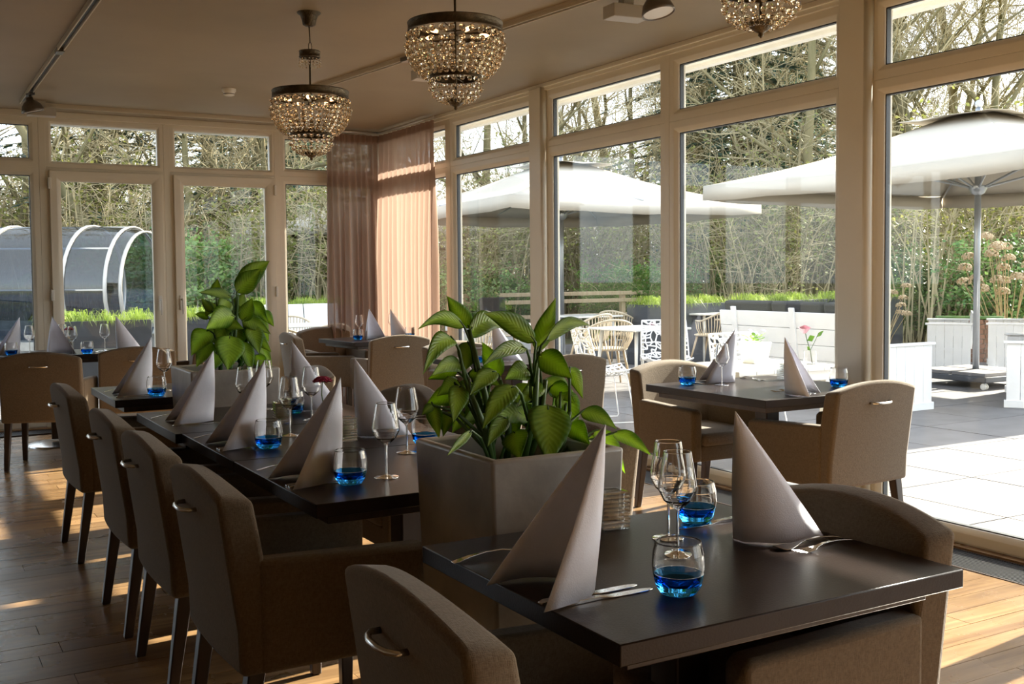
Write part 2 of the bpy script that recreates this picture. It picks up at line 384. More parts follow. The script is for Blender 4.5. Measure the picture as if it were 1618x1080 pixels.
# ------------------------------------------------------------------ glazing. everything is made along +u, placed by (origin, direction)
def wall_T(kind):
    # right wall: u = world Y, v (outward) = +X ;  back wall: u = world X, v = +Y
    if kind == 'R': return Matrix(((0, 1, 0, XR), (1, 0, 0, 0), (0, 0, 1, 0), (0, 0, 0, 1)))
    return Matrix(((1, 0, 0, 0), (0, 1, 0, YB), (0, 0, 1, 0), (0, 0, 0, 1)))
def fix(g, T):
    if T.determinant() < 0: g.f = [tuple(reversed(f)) for f in g.f]
    return g
def casing(T, u0, u1, z0, z1, w=.07, d0=-.03, d1=.05):
    """mitred frame of four members with a sloped glazing bead"""
    g = G()
    prof = [(0, d0), (w*.62, d0), (w, d0+.022), (w, d1), (0, d1)]   # inset, depth
    cs = [(u0, z0, 1, 1), (u1, z0, -1, 1), (u1, z1, -1, -1), (u0, z1, 1, -1)]
    R = []
    for cu, cz, su, sz in cs: R.append([T@Vector((cu+su*a, b, cz+sz*a)) for a, b in prof])
    n = len(prof); vs = [q for r in R for q in r]; fs = []
    for i in range(4):
        j = (i+1) % 4
        for k in range(n): fs.append((i*n+k, j*n+k, j*n+(k+1) % n, i*n+(k+1) % n))
    g.add(vs, fs); return fix(g, T)
wn = [0]
def window(kind, u0, u1, z0=.02, z1=2.79, tz0=2.29, tz1=2.40, fu=.075, door=False):
    """glass clear opening u0..u1; lower light up to tz0, fanlight tz1..2.72"""
    T = wall_T(kind); wn[0] += 1
    root = sempty(('door_%d' if door else 'window_%d') % wn[0])
    a, b = u0-fu, u1+fu
    tm = (tz0+tz1)/2
    if door: a, b, fu = u0-.11, u1+.11, .055
    obj('frame', casing(T, a, b, tm, z1, w=fu), M['pvc'], root, bevel=.003)
    obj('fanlight_pane', fix(G().box(a+fu-.01, b-fu+.01, .008, .014, tz1-.02, z1-fu+.01, T), T), M['pane'], root)
    obj('frame', casing(T, a, b, z0, tm, w=fu), M['pvc'], root, bevel=.003)
    if not door:
        obj('pane', fix(G().box(u0-.01, u1+.01, .008, .014, z0+fu-.01, tz0+.02, T), T), M['pane'], root)
        for (p0, p1) in ((z0+fu, tm-fu), (tm+fu, z1-fu)):
            obj('gasket', fix(G().box(u0, u0+.006, .0, .03, p0, p1, T).box(u1-.006, u1, .0, .03, p0, p1, T).box(u0, u1, 0, .03, p0, p0+.006, T).box(u0, u1, 0, .03, p1-.006, p1, T), T), M['rubber'], root)
    else:
        s0, s1, sz0, sz1 = u0-.085, u1+.085, .06, 2.315
        sash = obj('sash', casing(T, s0, s1, sz0, sz1, w=.095, d0=-.07, d1=.0), M['pvc'], root, bevel=.003)
        obj('pane', fix(G().box(u0-.01, u1+.01, -.03, -.022, sz0+.08, sz1-.08, T), T), M['pane'], sash)
        hu = (s1-.045) if door == 1 else (s0+.045)
        obj('handle_plate', fix(G().box(hu-.016, hu+.016, -.085, -.07, 1.04, 1.18, T), T), M['white_p'], sash, bevel=.004)
        hg = G().tube([T@Vector(q) for q in ((hu, -.08, 1.14), (hu, -.125, 1.14), (hu, -.13, 1.12), (hu, -.13, 1.0))], .009, 8)
        obj('handle_lever', hg, M['white_p'], sash, smooth=True)
        eu = s0 if door == 1 else s1
        for hz in (2.2, 1.2, .25):
            obj('hinge', fix(G().box(eu-.012, eu+.012, -.09, -.02, hz-.05, hz+.05, T), T), M['white_p'], root, bevel=.004)
    return root
# right wall, from the corner towards and past the camera
for u0, u1 in ((9.01, 10.30), (7.47, 8.81), (5.785, 7.14), (4.235, 5.59), (2.55, 3.905), (1.0, 2.35), (-.7, .67), (-2.4, -.9)):
    pass
wins = [(9.01, 10.32), (7.47, 8.81), (5.785, 7.145), (4.235, 5.59), (2.55, 3.902), (1.0, 2.355), (-.69, .67), (-2.24, -.88)]
for u0, u1 in wins: window('R', u0, u1)
T = wall_T('R')
tn = [4]
def trim(g, **k):
    tn[0] += 1; return struct('trim_%d' % tn[0], g, M['pvc'], **k)
for u in (4.068, 7.308, .835):      # boxed steel posts between the modules: flat box with a half-round cover strip
    trim(fix(G().box(u-.088, u+.088, -.075, .04, 0, 2.815, T), T), bevel=.006)
    trim(G().tube([(XR-.045, u-.088, 0), (XR-.045, u-.088, 2.81)], .03, 12), smooth=True)
for u in (8.91, 5.688, 2.452, -.785): trim(fix(G().box(u-.028, u+.028, -.032, .04, 0, 2.79, T), T), bevel=.004)
trim(fix(G().box(YF, YB, -.05, .06, 2.785, 2.84, T), T), bevel=.004)
trim(fix(G().box(YF, YB, -.065, -.05, 2.81, 2.84, T), T), bevel=.003)
trim(fix(G().box(YF, YB, -.02, .06, -.01, .03, T), T))
trim(G().box(XR-.05, XR+.1, YB-.07, YB+.1, 0, 2.84), bevel=.005)
# back wall
T = wall_T('B')
window('B', .10, 1.086); window('B', 1.325, 2.135, door=1); window('B', 2.41, 3.215, door=2); window('B', 3.43, 4.36)
window('B', -1.2, -.12); window('B', -2.6, -1.42); window('B', -3.9, -2.82)
for u in (-.01, 1.19, 2.272, 3.34, -1.31, -2.71): trim(fix(G().box(u-.03, u+.03, -.032, .04, 0, 2.79, T), T), bevel=.004)
trim(fix(G().box(XL, XR, -.05, .06, 2.785, 2.84, T), T), bevel=.004)
trim(fix(G().box(XL, XR, -.02, .06, -.01, .03, T), T))

# ------------------------------------------------------------------ curtains
def curtain(name, p0, p1, label, nf, z1=2.78, seed=1):
    R = random.Random(seed); p0 = Vector(p0); p1 = Vector(p1); d = p1-p0; L = d.length; d.normalize(); nrm = Vector((-d.y, d.x))
    root = thing(name, label, 'curtain')
    cols = nf*10; ph = [R.uniform(-.5, .5) for _ in range(nf+2)]; am = [R.uniform(.6, 1.3) for _ in range(nf+2)]
    P = []
    for r, z in enumerate([z1, z1-.03, z1-.08, z1-.10, z1-.3, 2.2, 1.8, 1.4, 1.0, .6, .3, .03]):
        k = min(1, (z1-z)/1.2); row = []
        for c in range(cols+1):
            t = c/cols*nf; i = int(min(t, nf-1)); f = t-i
            a0 = am[i]*(1-f)+am[i+1]*f; q = ph[i]*(1-f)+ph[i+1]*f
            off = math.sin(2*PI*t+q*k)*(.016+.040*k)*a0 + .008*k*math.sin(5.1*t+q*3)
            al = L*c/cols + .012*k*math.sin(2.3*t+z)
            p = p0+d*al+nrm*off; row.append((p.x, p.y, z))
        P.append(row)
    obj('curtain_cloth', G().grid(P), M['curtain'], root, smooth=True)
    hd = []
    for z in (z1-.005, z1-.075):
        hd.append([(*(p0+d*(L*c/cols)+nrm*(math.sin(2*PI*c/cols*nf)*.015*am[int(min(c/cols*nf, nf-1))]+.004)), z) for c in range(cols+1)])
    obj('heading_tape', G().grid(hd), M['curtain'], root, smooth=True)
    a = p0; b = p1
    obj('curtain_rail', G().tube([(a.x, a.y, z1+.028), (b.x, b.y, z1+.028)], .011, 8), M['crail'], root, smooth=True)
    return root
curtain('curtain', (4.37, 8.98), (4.37, 10.30), 'sunlit sheer mauve curtain on the side wall of the corner', 12, seed=2)
curtain('curtain', (4.36, 10.28), (3.80, 10.28), 'shaded sheer mauve curtain over the back wall of the corner', 9, seed=5)

# ------------------------------------------------------------------ ceiling fittings
def track(label, a, b, joints=()):
    root = thing('lighting_track', label, 'track')
    a = Vector(a); b = Vector(b); d = (b-a); L = d.length; d.normalize(); n = Vector((-d.y, d.x, 0))
    T = Matrix.Translation(a)@Matrix(((d.x, n.x, 0, 0), (d.y, n.y, 0, 0), (0, 0, 1, 0), (0, 0, 0, 1)))
    obj('track_body', G().box(0, L, -.022, .022, -.012, 0, T), M['rail'], root)
    obj('track_lip', G().box(0, L, -.022, -.014, -.034, -.012, T), M['rail'], root, bevel=.002)
    obj('track_lip', G().box(0, L, .014, .022, -.034, -.012, T), M['rail'], root, bevel=.002)
    obj('conductor_strip', G().box(0, L, -.013, .013, -.0135, -.012, T), M['black'], root)
    for j in joints: obj('track_coupler', G().box(j-.06, j+.06, -.024, .024, -.04, -.01, T), M['fixture'], root, bevel=.003)
track('pale lighting track running away along the left part of the ceiling', (.985, 9.85, H), (.965, .5, H), (2.35,))
track('pale lighting track parallel to the back windows', (1.10, 9.95, H), (3.3, 9.99, H))
track('pale lighting track passing behind the hanging chandeliers', (2.86, 8.6, H), (3.36, 4.2, H), (1.9, 2.9))
def spot():
    root = thing('spotlight', None, 'spotlight')
    obj('adapter', G().box(-.02, .02, -.05, .05, -.05, -.03), M['black'], root, bevel=.003)
    obj('swivel_arm', G().tube([(0, 0, -.03), (0, 0, -.10)], .012, 8), M['black'], root)
    T = Matrix.Translation((0, 0, -.11))@Matrix.Rotation(rad(-14), 4, 'Y')
    obj('lamp_shell', G().lathe([(.0, .045), (.026, .045), (.028, .02), (.05, .008), (.072, -.018), (.084, -.052), (.086, -.07), (.082, -.07), (.078, -.05), (.06, -.02), (.03, -.005), (.0, -.0)], 24, T=T), M['fixture'], root, smooth=True)
    obj('reflector', G().lathe([(0, -.012), (.03, -.016), (.06, -.032), (.08, -.062)], 24, T=T), M['silver'], root, smooth=True)
    obj('lens_grid', G().lathe([(0, -.060), (.076, -.060), (.076, -.065), (0, -.065)], 24, T=T), M['white_p'], root)
    return root
spotp = Proto(spot)
spotp((.985, 9.25, H), rad(10), 'small dome spotlight at the far end of the left ceiling track')
spotp((3.40, 4.40, H), rad(-70), 'dark dome spotlight beside a grey box at the top of the picture')
def ballast():
    root = thing('driver_box', None, 'box')
    obj('housing', G().box(-.11, .11, -.06, .06, -.05, .02), M['boxgrey'], root, bevel=.004)
    obj('mounting_stub', G().box(-.03, .03, -.03, .03, .02, .076), M['boxgrey'], root); return root
bp = Proto(ballast)
bp((1.13, 9.86, H-.075), rad(0), 'pale grey driver box behind the left spotlight')
bp((3.47, 4.75, H-.075), rad(-5), 'pale grey driver box next to the dark dome spotlight')
bp((3.32, 6.9, H-.07), rad(-5), 'pale grey driver box showing under the middle chandelier')
for k, (x, y) in enumerate(((1.13, 9.86), (3.47, 4.75), (3.32, 6.9))): pass
sd = thing('smoke_detector', 'round white smoke detector on the ceiling', 'smoke detector', (2.36, 8.55, H))
obj('detector_body', G().lathe([(.055, 0), (.055, -.02), (.047, -.028), (.042, -.05), (.03, -.055), (0, -.056)], 24), M['white_p'], sd, smooth=True)
obj('vent_slots', G().lathe([(.0455, -.034), (.0435, -.044)], 24), M['black'], sd)

# chandeliers
def chandelier():
    root = thing('chandelier', None, 'chandelier')      # origin: ceiling; sizes in metres below it
    obj('ceiling_rose', G().lathe([(.068, 0), (.066, -.006), (.05, -.018), (.042, -.04), (.036, -.07), (.02, -.078), (0, -.08)], 24), M['bronze'], root, smooth=True)
    obj('suspension_wire', G().tube([(0, 0, -.08), (.002, 0, -.13), (.004, 0, -.17)], .004, 6), M['bronze'], root)
    lk = [(.004+.010*math.cos(t)*(1), .0, -.19+.024*math.sin(t)) for t in [2*PI*k/14 for k in range(14)]]
    obj('chain_link', G().tube(lk, .0022, 6, closed=True), M['bronze'], root, smooth=True)
    def hoop(name, z, r, h, par=root):
        g = G().lathe([(r-.006, z), (r, z), (r+.003, z-.004), (r, z-.008), (r, z-h+.008), (r+.003, z-h+.004), (r, z-h), (r-.006, z-h)], 48)
        return obj(name, g, M['bronze'], par, auto=40)
    def strand(par, a, pts, rb, dr):
        g = G()
        for (r, z) in pts: g.sphere((0, 0, 0), 0.0001, 3, 2) if False else None
        return g
    Zc, Zm, Zl, Zb = -.215, -.44, -.665, -.80
    R1, R2, R3 = .058, .215, .118
    obj('rod', G().tube([(0, 0, -.215), (0, 0, Zb)], .0055, 8), M['bronze'], root, smooth=True)
    hoop('crown_hoop', Zc, R1, .038); hoop('upper_hoop', Zm, R2, .045); hoop('lower_hoop', Zl, R3, .028)
    for z, r in ((Zc-.03, R1), (Zm-.035, R2), (Zl-.02, R3)):
        g = G()
        for k in range(4):
            a = k*PI/2+.4; g.tube([(0, 0, z), (r*math.cos(a), r*math.sin(a), z)], .0035, 6)
        obj('spoke', g, M['bronze'], root)
    # bead strands: meshes made once per ring, shared round the ring
    def ring(name, n, prof, sz):
        g = G()
        for r, z, s in prof: g.sphere((r, 0, z), s, 9, 6)
        me = mesh(name, g, M['bead'])
        for k in range(n): obj(name, me, None, root, rotz=2*PI*k/n)
    ring('bead_strand', 16, [(R1, Zc-.052, .0062), (R1+.001, Zc-.068, .0062), (R1, Zc-.084, .0055)], .012)
    main = [(R2-.002, Zm-.064, .0155)]
    for k in range(7):
        t = (k+1)/7.2; a = t*PI/2*.78; main.append((.125+(R2+.008-.125)*math.cos(a)-.002*k, Zm-.075-.165*math.sin(a)*1.0-.006, .0138))
    ring('bead_strand', 30, main, .018)
    inner = [(R2-.03, Zm-.07, .0105)]+[(R2-.035-.012*k, Zm-.07-.026*k, .0105) for k in range(1, 5)]
    ring('bead_strand', 14, inner, .02)
    low = [(R3, Zl-.04, .0115)]
    for k in range(4):
        a = (k+1)/4.4*PI/2; low.append((.04+(R3-.036)*math.cos(a), Zl-.045-.085*math.sin(a), .0105))
    ring('bead_strand', 20, low, .014)
    obj('finial', G().lathe([(.0, Zb+.02), (.042, Zb+.018), (.044, Zb+.012), (.036, Zb+.002), (.02, Zb-.012), (.008, Zb-.018), (.009, Zb-.026), (0, Zb-.034)], 20), M['bronze'], root, smooth=True)
    for k in range(5):
        a = 2*PI*k/5+.5; r = .11
        h = obj('candle_holder', G().tube([(r*.35*math.cos(a), r*.35*math.sin(a), Zm-.06), (r*math.cos(a), r*math.sin(a), Zm-.055)], .009, 10), M['white_p'], root)
        obj('bulb', G().tube([(r*math.cos(a), r*math.sin(a), Zm-.055), (r*1.12*math.cos(a), r*1.12*math.sin(a), Zm-.054), (r*1.3*math.cos(a), r*1.3*math.sin(a), Zm-.053), (r*1.42*math.cos(a), r*1.42*math.sin(a), Zm-.052)], [.006, .010, .009, .002], 10), M['bulb'], root, smooth=True)
    return root
ch = Proto(chandelier)
ch((2.09, 5.89, H), 0, 'crystal bead chandelier furthest from the camera, ceiling rose in view')
c2 = ch((2.245, 4.38, H+.09), .4, 'crystal bead chandelier in the middle of the three, ceiling rose out of view')
c3_ = ch((2.43, 2.60, H+.09), .9, 'crystal bead chandelier cut off by the top of the picture')
for c_ in (c2, c3_):
    for q in c_.children:
        if q.name.startswith('ceiling_rose'): q.location.z = -.09

# ------------------------------------------------------------------ dining tables
def table(sx, sy, label, x0, y0, x1, y1, rz=0, group=None):
    """x0..x1, y0..y1 world extents of the top (before rz about the centre)"""
    cx, cy = (x0+x1)/2, (y0+y1)/2; hx, hy = (x1-x0)/2, (y1-y0)/2
    root = thing('dining_table', label, 'table', (cx, cy, 0), rz, group)
    obj('tabletop', G().box(-hx, hx, -hy, hy, .712, .75), M['top'], root, bevel=.0025)
    obj('underframe', G().box(-hx+.05, hx-.05, -hy+.05, hy-.05, .682, .712), M['leg'], root, bevel=.002)
    obj('pedestal_column', G().box(-.045, .045, -.045, .045, .05, .682), M['leg'], root, bevel=.006)
    obj('collar', G().box(-.12, .12, -.12, .12, .664, .682), M['leg'], root, bevel=.004)
    if sx == 'round': obj('base_plate', G().lathe([(0, .03), (.19, .022), (.23, .012), (.235, 0), (0, 0)], 40), M['chrome'], root, auto=30)
    else:
        obj('base_plate', G().box(-.20, .20, -.19, .19, 0, .03), M['chrome'], root, bevel=.004)
        obj('base_hub', G().box(-.12, .12, -.11, .11, .03, .085), M['chrome'], root, bevel=.01)
    return root
table('sq', 0, 'dark table closest to the camera, in front of the large concrete planter', .999, 1.391, 1.847, 2.139)
table('sq', 0, 'first dark table of the long row, its open end touching the large planter', .944, 2.675, 1.83, 3.457)
table('sq', 0, 'middle dark table of the long row', .944, 3.461, 1.83, 4.18)
table('sq', 0, 'last dark table of the long row, at the far planter', .92, 4.184, 1.82, 4.94)
table('sq', 0, 'small dark table standing alone behind the far concrete planter', .925, 5.50, 1.80, 6.235)
table('round', 0, 'long dark table under the back windows, at the far left', .45, 9.02, 1.80, 9.72, rad(-8))
table('sq', 0, 'pale-lit table in the curtained corner', 3.55, 9.05, 4.33, 9.85, rad(4))
table('sq', 0, 'dark table hidden behind the leaves of the large plant', 3.35, 6.12, 4.22, 6.95)
table('sq', 0, 'brown table beside the window with the white outdoor pot behind it', 3.51, 3.72, 4.40, 4.64, rad(0))

# ------------------------------------------------------------------ upholstered armchairs (face +Y locally)
def armchair():
    root = thing('armchair', None, 'chair')
    W, D = .278, .28
    # back: slab with arched top, slightly raked and dished
    def back_pts(yin, off):
        pass
    g = G(); n = 14; rows_ = [.335, .45, .60, .70, .765]
    P = []
    def rake(z): return -.055*max(0, (z-.42))/.4
    def ztop(x): return .797+.045*(1-(x/W)**2)
    outer = []; inner = []
    zs = [0, .25, .5, .75, 1.0]
    for t in zs:
        ro = []; ri = []
        for k in range(n+1):
            x = -W+2*W*k/n; z = .335+(ztop(x)-.335)*t
            dish = .030*(x/W)**2
            ro.append((x, -D+rake(z)+.012*(x/W)**2, z)); ri.append((x*.97, -D+.088+rake(z)+dish-.012*t, z-(.012 if t == 1 else 0)))
        outer.append(ro); inner.append(ri)
    ring_ = []
    for i in range(len(zs)): ring_.append(outer[i]+list(reversed(inner[i])))
    g.grid(ring_, closed=True)
    K = 2*(n+1); b = (len(zs)-1)*K
    for k in range(n):
        g.f.append((b+k, b+k+1, b+K-2-k, b+K-1-k)); g.f.append((k+1, k, K-1-k, K-2-k))
    obj('backrest', g, M['linen'], root, bevel=.018, seg=3)
    for s in (-1, 1):
        a = G(); x0, x1 = (s*W, s*(W-.068)); x0, x1 = min(x0, x1), max(x0, x1)
        pts = [(-D+.06, .335), (.26, .335), (.262, .60), (.24, .615), (-.10, .628), (-D+.06, .632)]
        a.prism(pts, x0, x1, 'x'); a.f = [tuple(reversed(f)) for f in a.f]
        obj('armrest', a, M['linen'], root, bevel=.016, seg=3)
    obj('seat_frame', G().box(-W+.06, W-.06, -D+.05, .255, .335, .42), M['linen'], root, bevel=.008)
    obj('seat_cushion', G().box(-W+.07, W-.07, -D+.07, .275, .415, .485), M['seatcloth'], root, bevel=.028, seg=4)
    for sx in (-1, 1):
        for sy in (-1, 1):
            x, y = sx*.238, sy*.215-.01
            fx, fy = x+sx*.006, y+(-.05 if sy < 0 else .0)
            a, c = .023, .016
            vs = [(x-a, y-a, .34), (x+a, y-a, .34), (x+a, y+a, .34), (x-a, y+a, .34), (fx-c, fy-c, 0), (fx+c, fy-c, 0), (fx+c, fy+c, 0), (fx-c, fy+c, 0)]
            obj('leg', G().add(vs, [(0, 1, 2, 3), (7, 6, 5, 4), (1, 0, 4, 5), (2, 1, 5, 6), (3, 2, 6, 7), (0, 3, 7, 4)]), M['leg'], root, bevel=.004)
    yb = -D+rake(.735)
    hp = [(-.062, yb+.004, .735), (-.062, yb-.018, .735), (-.045, yb-.030, .735), (-.02, yb-.036, .735), (.02, yb-.036, .735), (.045, yb-.030, .735), (.062, yb-.018, .735), (.062, yb+.004, .735)]
    obj('pull_handle', G().tube(hp, .0062, 8), M['chrome'], root, smooth=True)
    return root
ac = Proto(armchair)
E_, W_, N_, S_ = -PI/2, PI/2, 0, PI
seatx = 1.0
ac((1.035, 1.63, 0), E_-.04, 'armchair seen from behind at the left of the closest table, curved pull handle')
ac((1.64, 1.77, 0), W_-.04, 'armchair with arched back on the window side of the closest table')
ac((seatx, 2.92, 0), E_, 'dark armchair at the near end of the long row, handle ring on its back')
ac((seatx, 3.69, 0), E_, 'second armchair from the near end of the long row')
ac((seatx, 4.41, 0), E_, 'third armchair along the long row, half hidden by the second')
ac((seatx, 5.63, 0), E_+.02, 'armchair at the small lone table behind the long row')
ac((1.80, 3.10, 0), W_, 'armchair on the window side of the first row table, behind the big plant')
ac((1.80, 3.86, 0), W_, 'armchair on the window side of the middle row table')
ac((1.80, 4.56, 0), W_, 'armchair on the window side of the last row table')
ac((1.78, 5.85, 0), W_, 'armchair opposite the chair at the small lone table')
ac((.975, 8.42, 0), rad(-20), 'armchair with its broad back to the room at the far left table')
ac((1.95, 9.2, 0), rad(80), 'armchair at the window end of the far left table, sun on its arm')
ac((.35, 9.9, 0), rad(172), 'armchair behind the far left table, against the glass')
ac((1.62, 8.62, 0), rad(-10), 'armchair beside the broad-backed one at the far left table')
ac((3.80, 8.78, 0), rad(-3), 'tan armchair with its back to the room at the curtained corner table')
ac((3.75, 10.0, 0), rad(182), 'armchair behind the curtained corner table, only its top showing')
ac((3.42, 9.50, 0), rad(-94), 'armchair on the left of the curtained corner table')
ac((3.73, 6.02, 0), rad(0), 'grey-brown armchair behind the large plant, handle on its back')
ac((3.78, 7.15, 0), rad(181), 'armchair on the far side of the table behind the large plant')
ac((3.985, 3.80, 0), rad(2), 'sunlit armchair with its back to the camera at the brown window table')
ac((3.94, 4.69, 0), rad(180), 'armchair on the far side of the brown window table, sun on its arm')

# ------------------------------------------------------------------ tableware
TZ = .75
def napkin_shape(R, h=.298, spread=.48, reach=.188, bul=.022, lean=.0):
    """stiff napkin cone standing open: spine at the origin, wings opening towards +Y"""
    g = G(); n = 13; rows_ = 7; P = []
    for j in range(rows_+1):
        t = j/rows_; row = []
        for k in range(n+1):
            u = -1+2*k/n; au = abs(u)
            y = reach*au**1.25; x = math.copysign(math.tan(spread)*reach*au**.75*(1-.12*au), u) if au > 0 else 0
            x += math.copysign(bul*math.sin(PI*au), u)
            z0 = .001+.004*math.sin(PI*au)*R.uniform(.5, 1.2) if au < 1 else .001
            tipx, tipy = 0, -.003-lean
            # wings reach less high the further they are from the spine
            top = Vector((tipx, tipy, h)); b = Vector((x, y, z0*(1-t)))
            p = b.lerp(top, t)
            p.x += (1-t)*t*.02*u; p.y -= .006*math.sin(PI*t)*(1-au)
            row.append(tuple(p))
        P.append(row)
    g.grid(P); return g
def napkin_maker(seed, **k):
    def f():
        R = random.Random(seed); root = thing('napkin', None, 'napkin')
        obj('folded_cloth', napkin_shape(R, **k), M['napkin'], root, smooth=True, solid=.0022)
        return root
    return f
np1 = Proto(napkin_maker(1)); np2 = Proto(napkin_maker(2, spread=.58, reach=.168, lean=.035)); np4 = Proto(napkin_maker(5, spread=.56, reach=.185, lean=.004)); np3 = Proto(napkin_maker(3, spread=.64, reach=.16, h=.30))
def tumbler():
    root = thing('tumbler', None, 'tumbler')
    o_ = [(.0, .0), (.026, .0), (.032, .004), (.040, .022), (.0435, .045), (.042, .068), (.0385, .088)]
    i_ = [(.0372, .088), (.0405, .068), (.042, .045), (.0385, .026)]
    k = 1.13
    sc = lambda pr: [(r*k, z*k) for r, z in pr]
    obj('glass_body', G().glasslathe(sc([(.0425, .036), (.0440, .048), (.0428, .068), (.0388, .086), (.0380, .0885), (.0370, .0885), (.0366, .086), (.0404, .068), (.0417, .048), (.0404, .036), (.0425, .036)]), 36), M['clear'], root, smooth=True)
    obj('tinted_base', G().glasslathe(sc([(0, 0), (.024, 0), (.030, .003), (.0375, .014), (.0425, .0357), (.0404, .0357), (.035, .024), (.022, .017), (0, .015)]), 36), M['blue'], root, smooth=True)
    return root
tb = Proto(tumbler)
def wineglass():
    root = thing('wine_glass', None, 'wine glass')
    bowl = [(.004, .098), (.012, .101), (.030, .117), (.0405, .138), (.0412, .147), (.038, .172), (.0298, .221), (.0293, .2225), (.0284, .2225), (.0280, .221), (.0365, .172), (.0398, .147), (.0390, .139), (.0285, .1195), (.010, .105), (0, .103)]
    obj('bowl', G().glasslathe([(0, .0975)]+bowl, 32), M['clear'], root, smooth=True)
    obj('stem', G().glasslathe([(0, .0974), (.0038, .097), (.0032, .08), (.003, .03), (.0036, .012), (.0, .010)], 16), M['clear'], root, smooth=True)
    obj('foot', G().glasslathe([(0, .0098), (.006, .008), (.02, .004), (.037, .0018), (.0375, 0), (0, 0)], 32), M['clear'], root, smooth=True)
    return root
wg = Proto(wineglass)
def holder():
    root = thing('candle_holder', None, 'candle holder')
    g = G()
    def sq(r, z): return [(x*r, y*r, z) for x, y in ((-1, -1), (0, -1.0), (1, -1), (1.0, 0), (1, 1), (0, 1.0), (-1, 1), (-1.0, 0))]
    P = []
    for k in range(9):
        z = k*.0098; P.append(sq(.0315, z)); P.append(sq(.0345, z+.0025)); P.append(sq(.0345, z+.0065))
    P.append(sq(.0315, .088)); P.append(sq(.022, .0885)); P.append(sq(.022, .02))
    g.grid(P, closed=True); b = len(g.v)-8; g.f.append(tuple(range(b, b+8))); g.f.append(tuple(range(7, -1, -1)))
    obj('ribbed_glass', g, M['ribbed'], root)
    obj('candle', G().lathe([(0, .021), (.0185, .021), (.0185, .060), (.004, .058), (0, .058)], 20), M['wax'], root, smooth=True)
    obj('wick', G().tube([(0, 0, .058), (.001, 0, .068)], .0008, 5), M['black'], root)
    return root
hd = Proto(holder)
def cutlery(kind):
    def f():
        root = thing(kind, None, kind)
        if kind == 'knife':
            g = G(); P = []
            for y, w_, th in ((0, .006, .004), (.01, .009, .006), (.05, .0085, .007), (.10, .0065, .006), (.112, .007, .004), (.13, .0095, .0018), (.17, .0105, .0016), (.205, .009, .0014), (.222, .004, .0012)):
                P.append([(-w_, y, 0), (w_, y, 0), (w_, y, th), (-w_, y, th)])
            g.grid(P, closed=True); g.f += [(3, 2, 1, 0), tuple(len(g.v)-4+i for i in range(4))]
            obj('knife_body', g, M['silver'], root, bevel=.001, auto=50)
        else:
            g = G(); P = []
            prof = [(0, .008, .001), (.012, .0095, .003), (.04, .006, .009), (.08, .0035, .013), (.12, .0035, .012), (.14, .006, .008), (.155, .012, .005)]
            if kind == 'spoon': prof += [(.175, .0195, .003), (.19, .02, .002), (.20, .016, .004), (.207, .004, .007)]
            for y, w_, z in prof: P.append([(-w_, y, z), (w_, y, z), (w_, y, z+.002), (-w_, y, z+.002)])
            g.grid(P, closed=True); g.f += [(3, 2, 1, 0), tuple(len(g.v)-4+i for i in range(4))]
            obj('handle' if kind == 'fork' else 'spoon_body', g, M['silver'], root, bevel=.0006, auto=60)
            if kind == 'fork':
                for i in range(4):
                    x = -.0102+.0068*i; obj('tine', G().tube([(x, .154, .006), (x, .18, .003), (x, .205, .008)], [.0018, .0016, .0009], 5), M['silver'], root)
        return root
    return f
kn = Proto(cutlery('knife')); fk = Proto(cutlery('fork')); sp = Proto(cutlery('spoon'))
GR = 'table settings'
# (proto, x, y, heading of local +Y as degrees clockwise from +Y, label)
def put(p, x, y, deg, label, z=TZ, group=None, sc_=None): return p((x, y, z+.0004), -rad(deg), label, group, sc_)
# napkins: heading = the way the opening faces
put(np2, 1.15, 1.70, 268, 'white napkin cone at the left place of the closest table', sc_=1.03)
put(np1, 1.612, 1.80, 92, 'white napkin cone at the window place of the closest table', sc_=.98)
put(np4, 1.135, 3.00, 268, 'white napkin cone at the near left place of the long row')
put(np4, 1.145, 3.78, 268, 'white napkin cone in the middle left place of the long row')
put(np1, 1.15, 4.50, 272, 'white napkin cone at the far left place of the long row')
put(np1, 1.145, 5.72, 272, 'white napkin cone on the small lone table')
put(np1, 1.485, 3.74, 88, 'white napkin cone facing the window, second of the long row on that side')
put(np1, 1.535, 4.62, 88, 'white napkin cone facing the window at the far end of the long row', sc_=1.05)
put(np3, 1.70, 3.25, 90, 'white napkin cone half hidden by the leaves of the large plant')
put(np1, .87, 9.42, 262, 'white napkin cone cut by the left picture edge on the far table')
put(np3, 1.09, 9.2, 160, 'white napkin cone standing behind the broad chair back')
put(np1, 1.57, 9.18, 75, 'white napkin cone at the window end of the far left table')
put(np3, 3.90, 9.46, 175, 'white napkin cone on the left of the curtained corner table', sc_=.95)
put(np1, 4.19, 9.62, 120, 'white napkin cone on the right of the curtained corner table', sc_=.92)
put(np1, 3.60, 6.50, 100, 'white napkin cone behind the large plant, next to a blue tumbler')
put(np1, 3.985, 4.46, 300, 'white napkin cone at the far side of the brown window table')
put(np3, 3.80, 3.89, 150, 'white napkin cone opening towards the camera on the brown window table', sc_=.93)
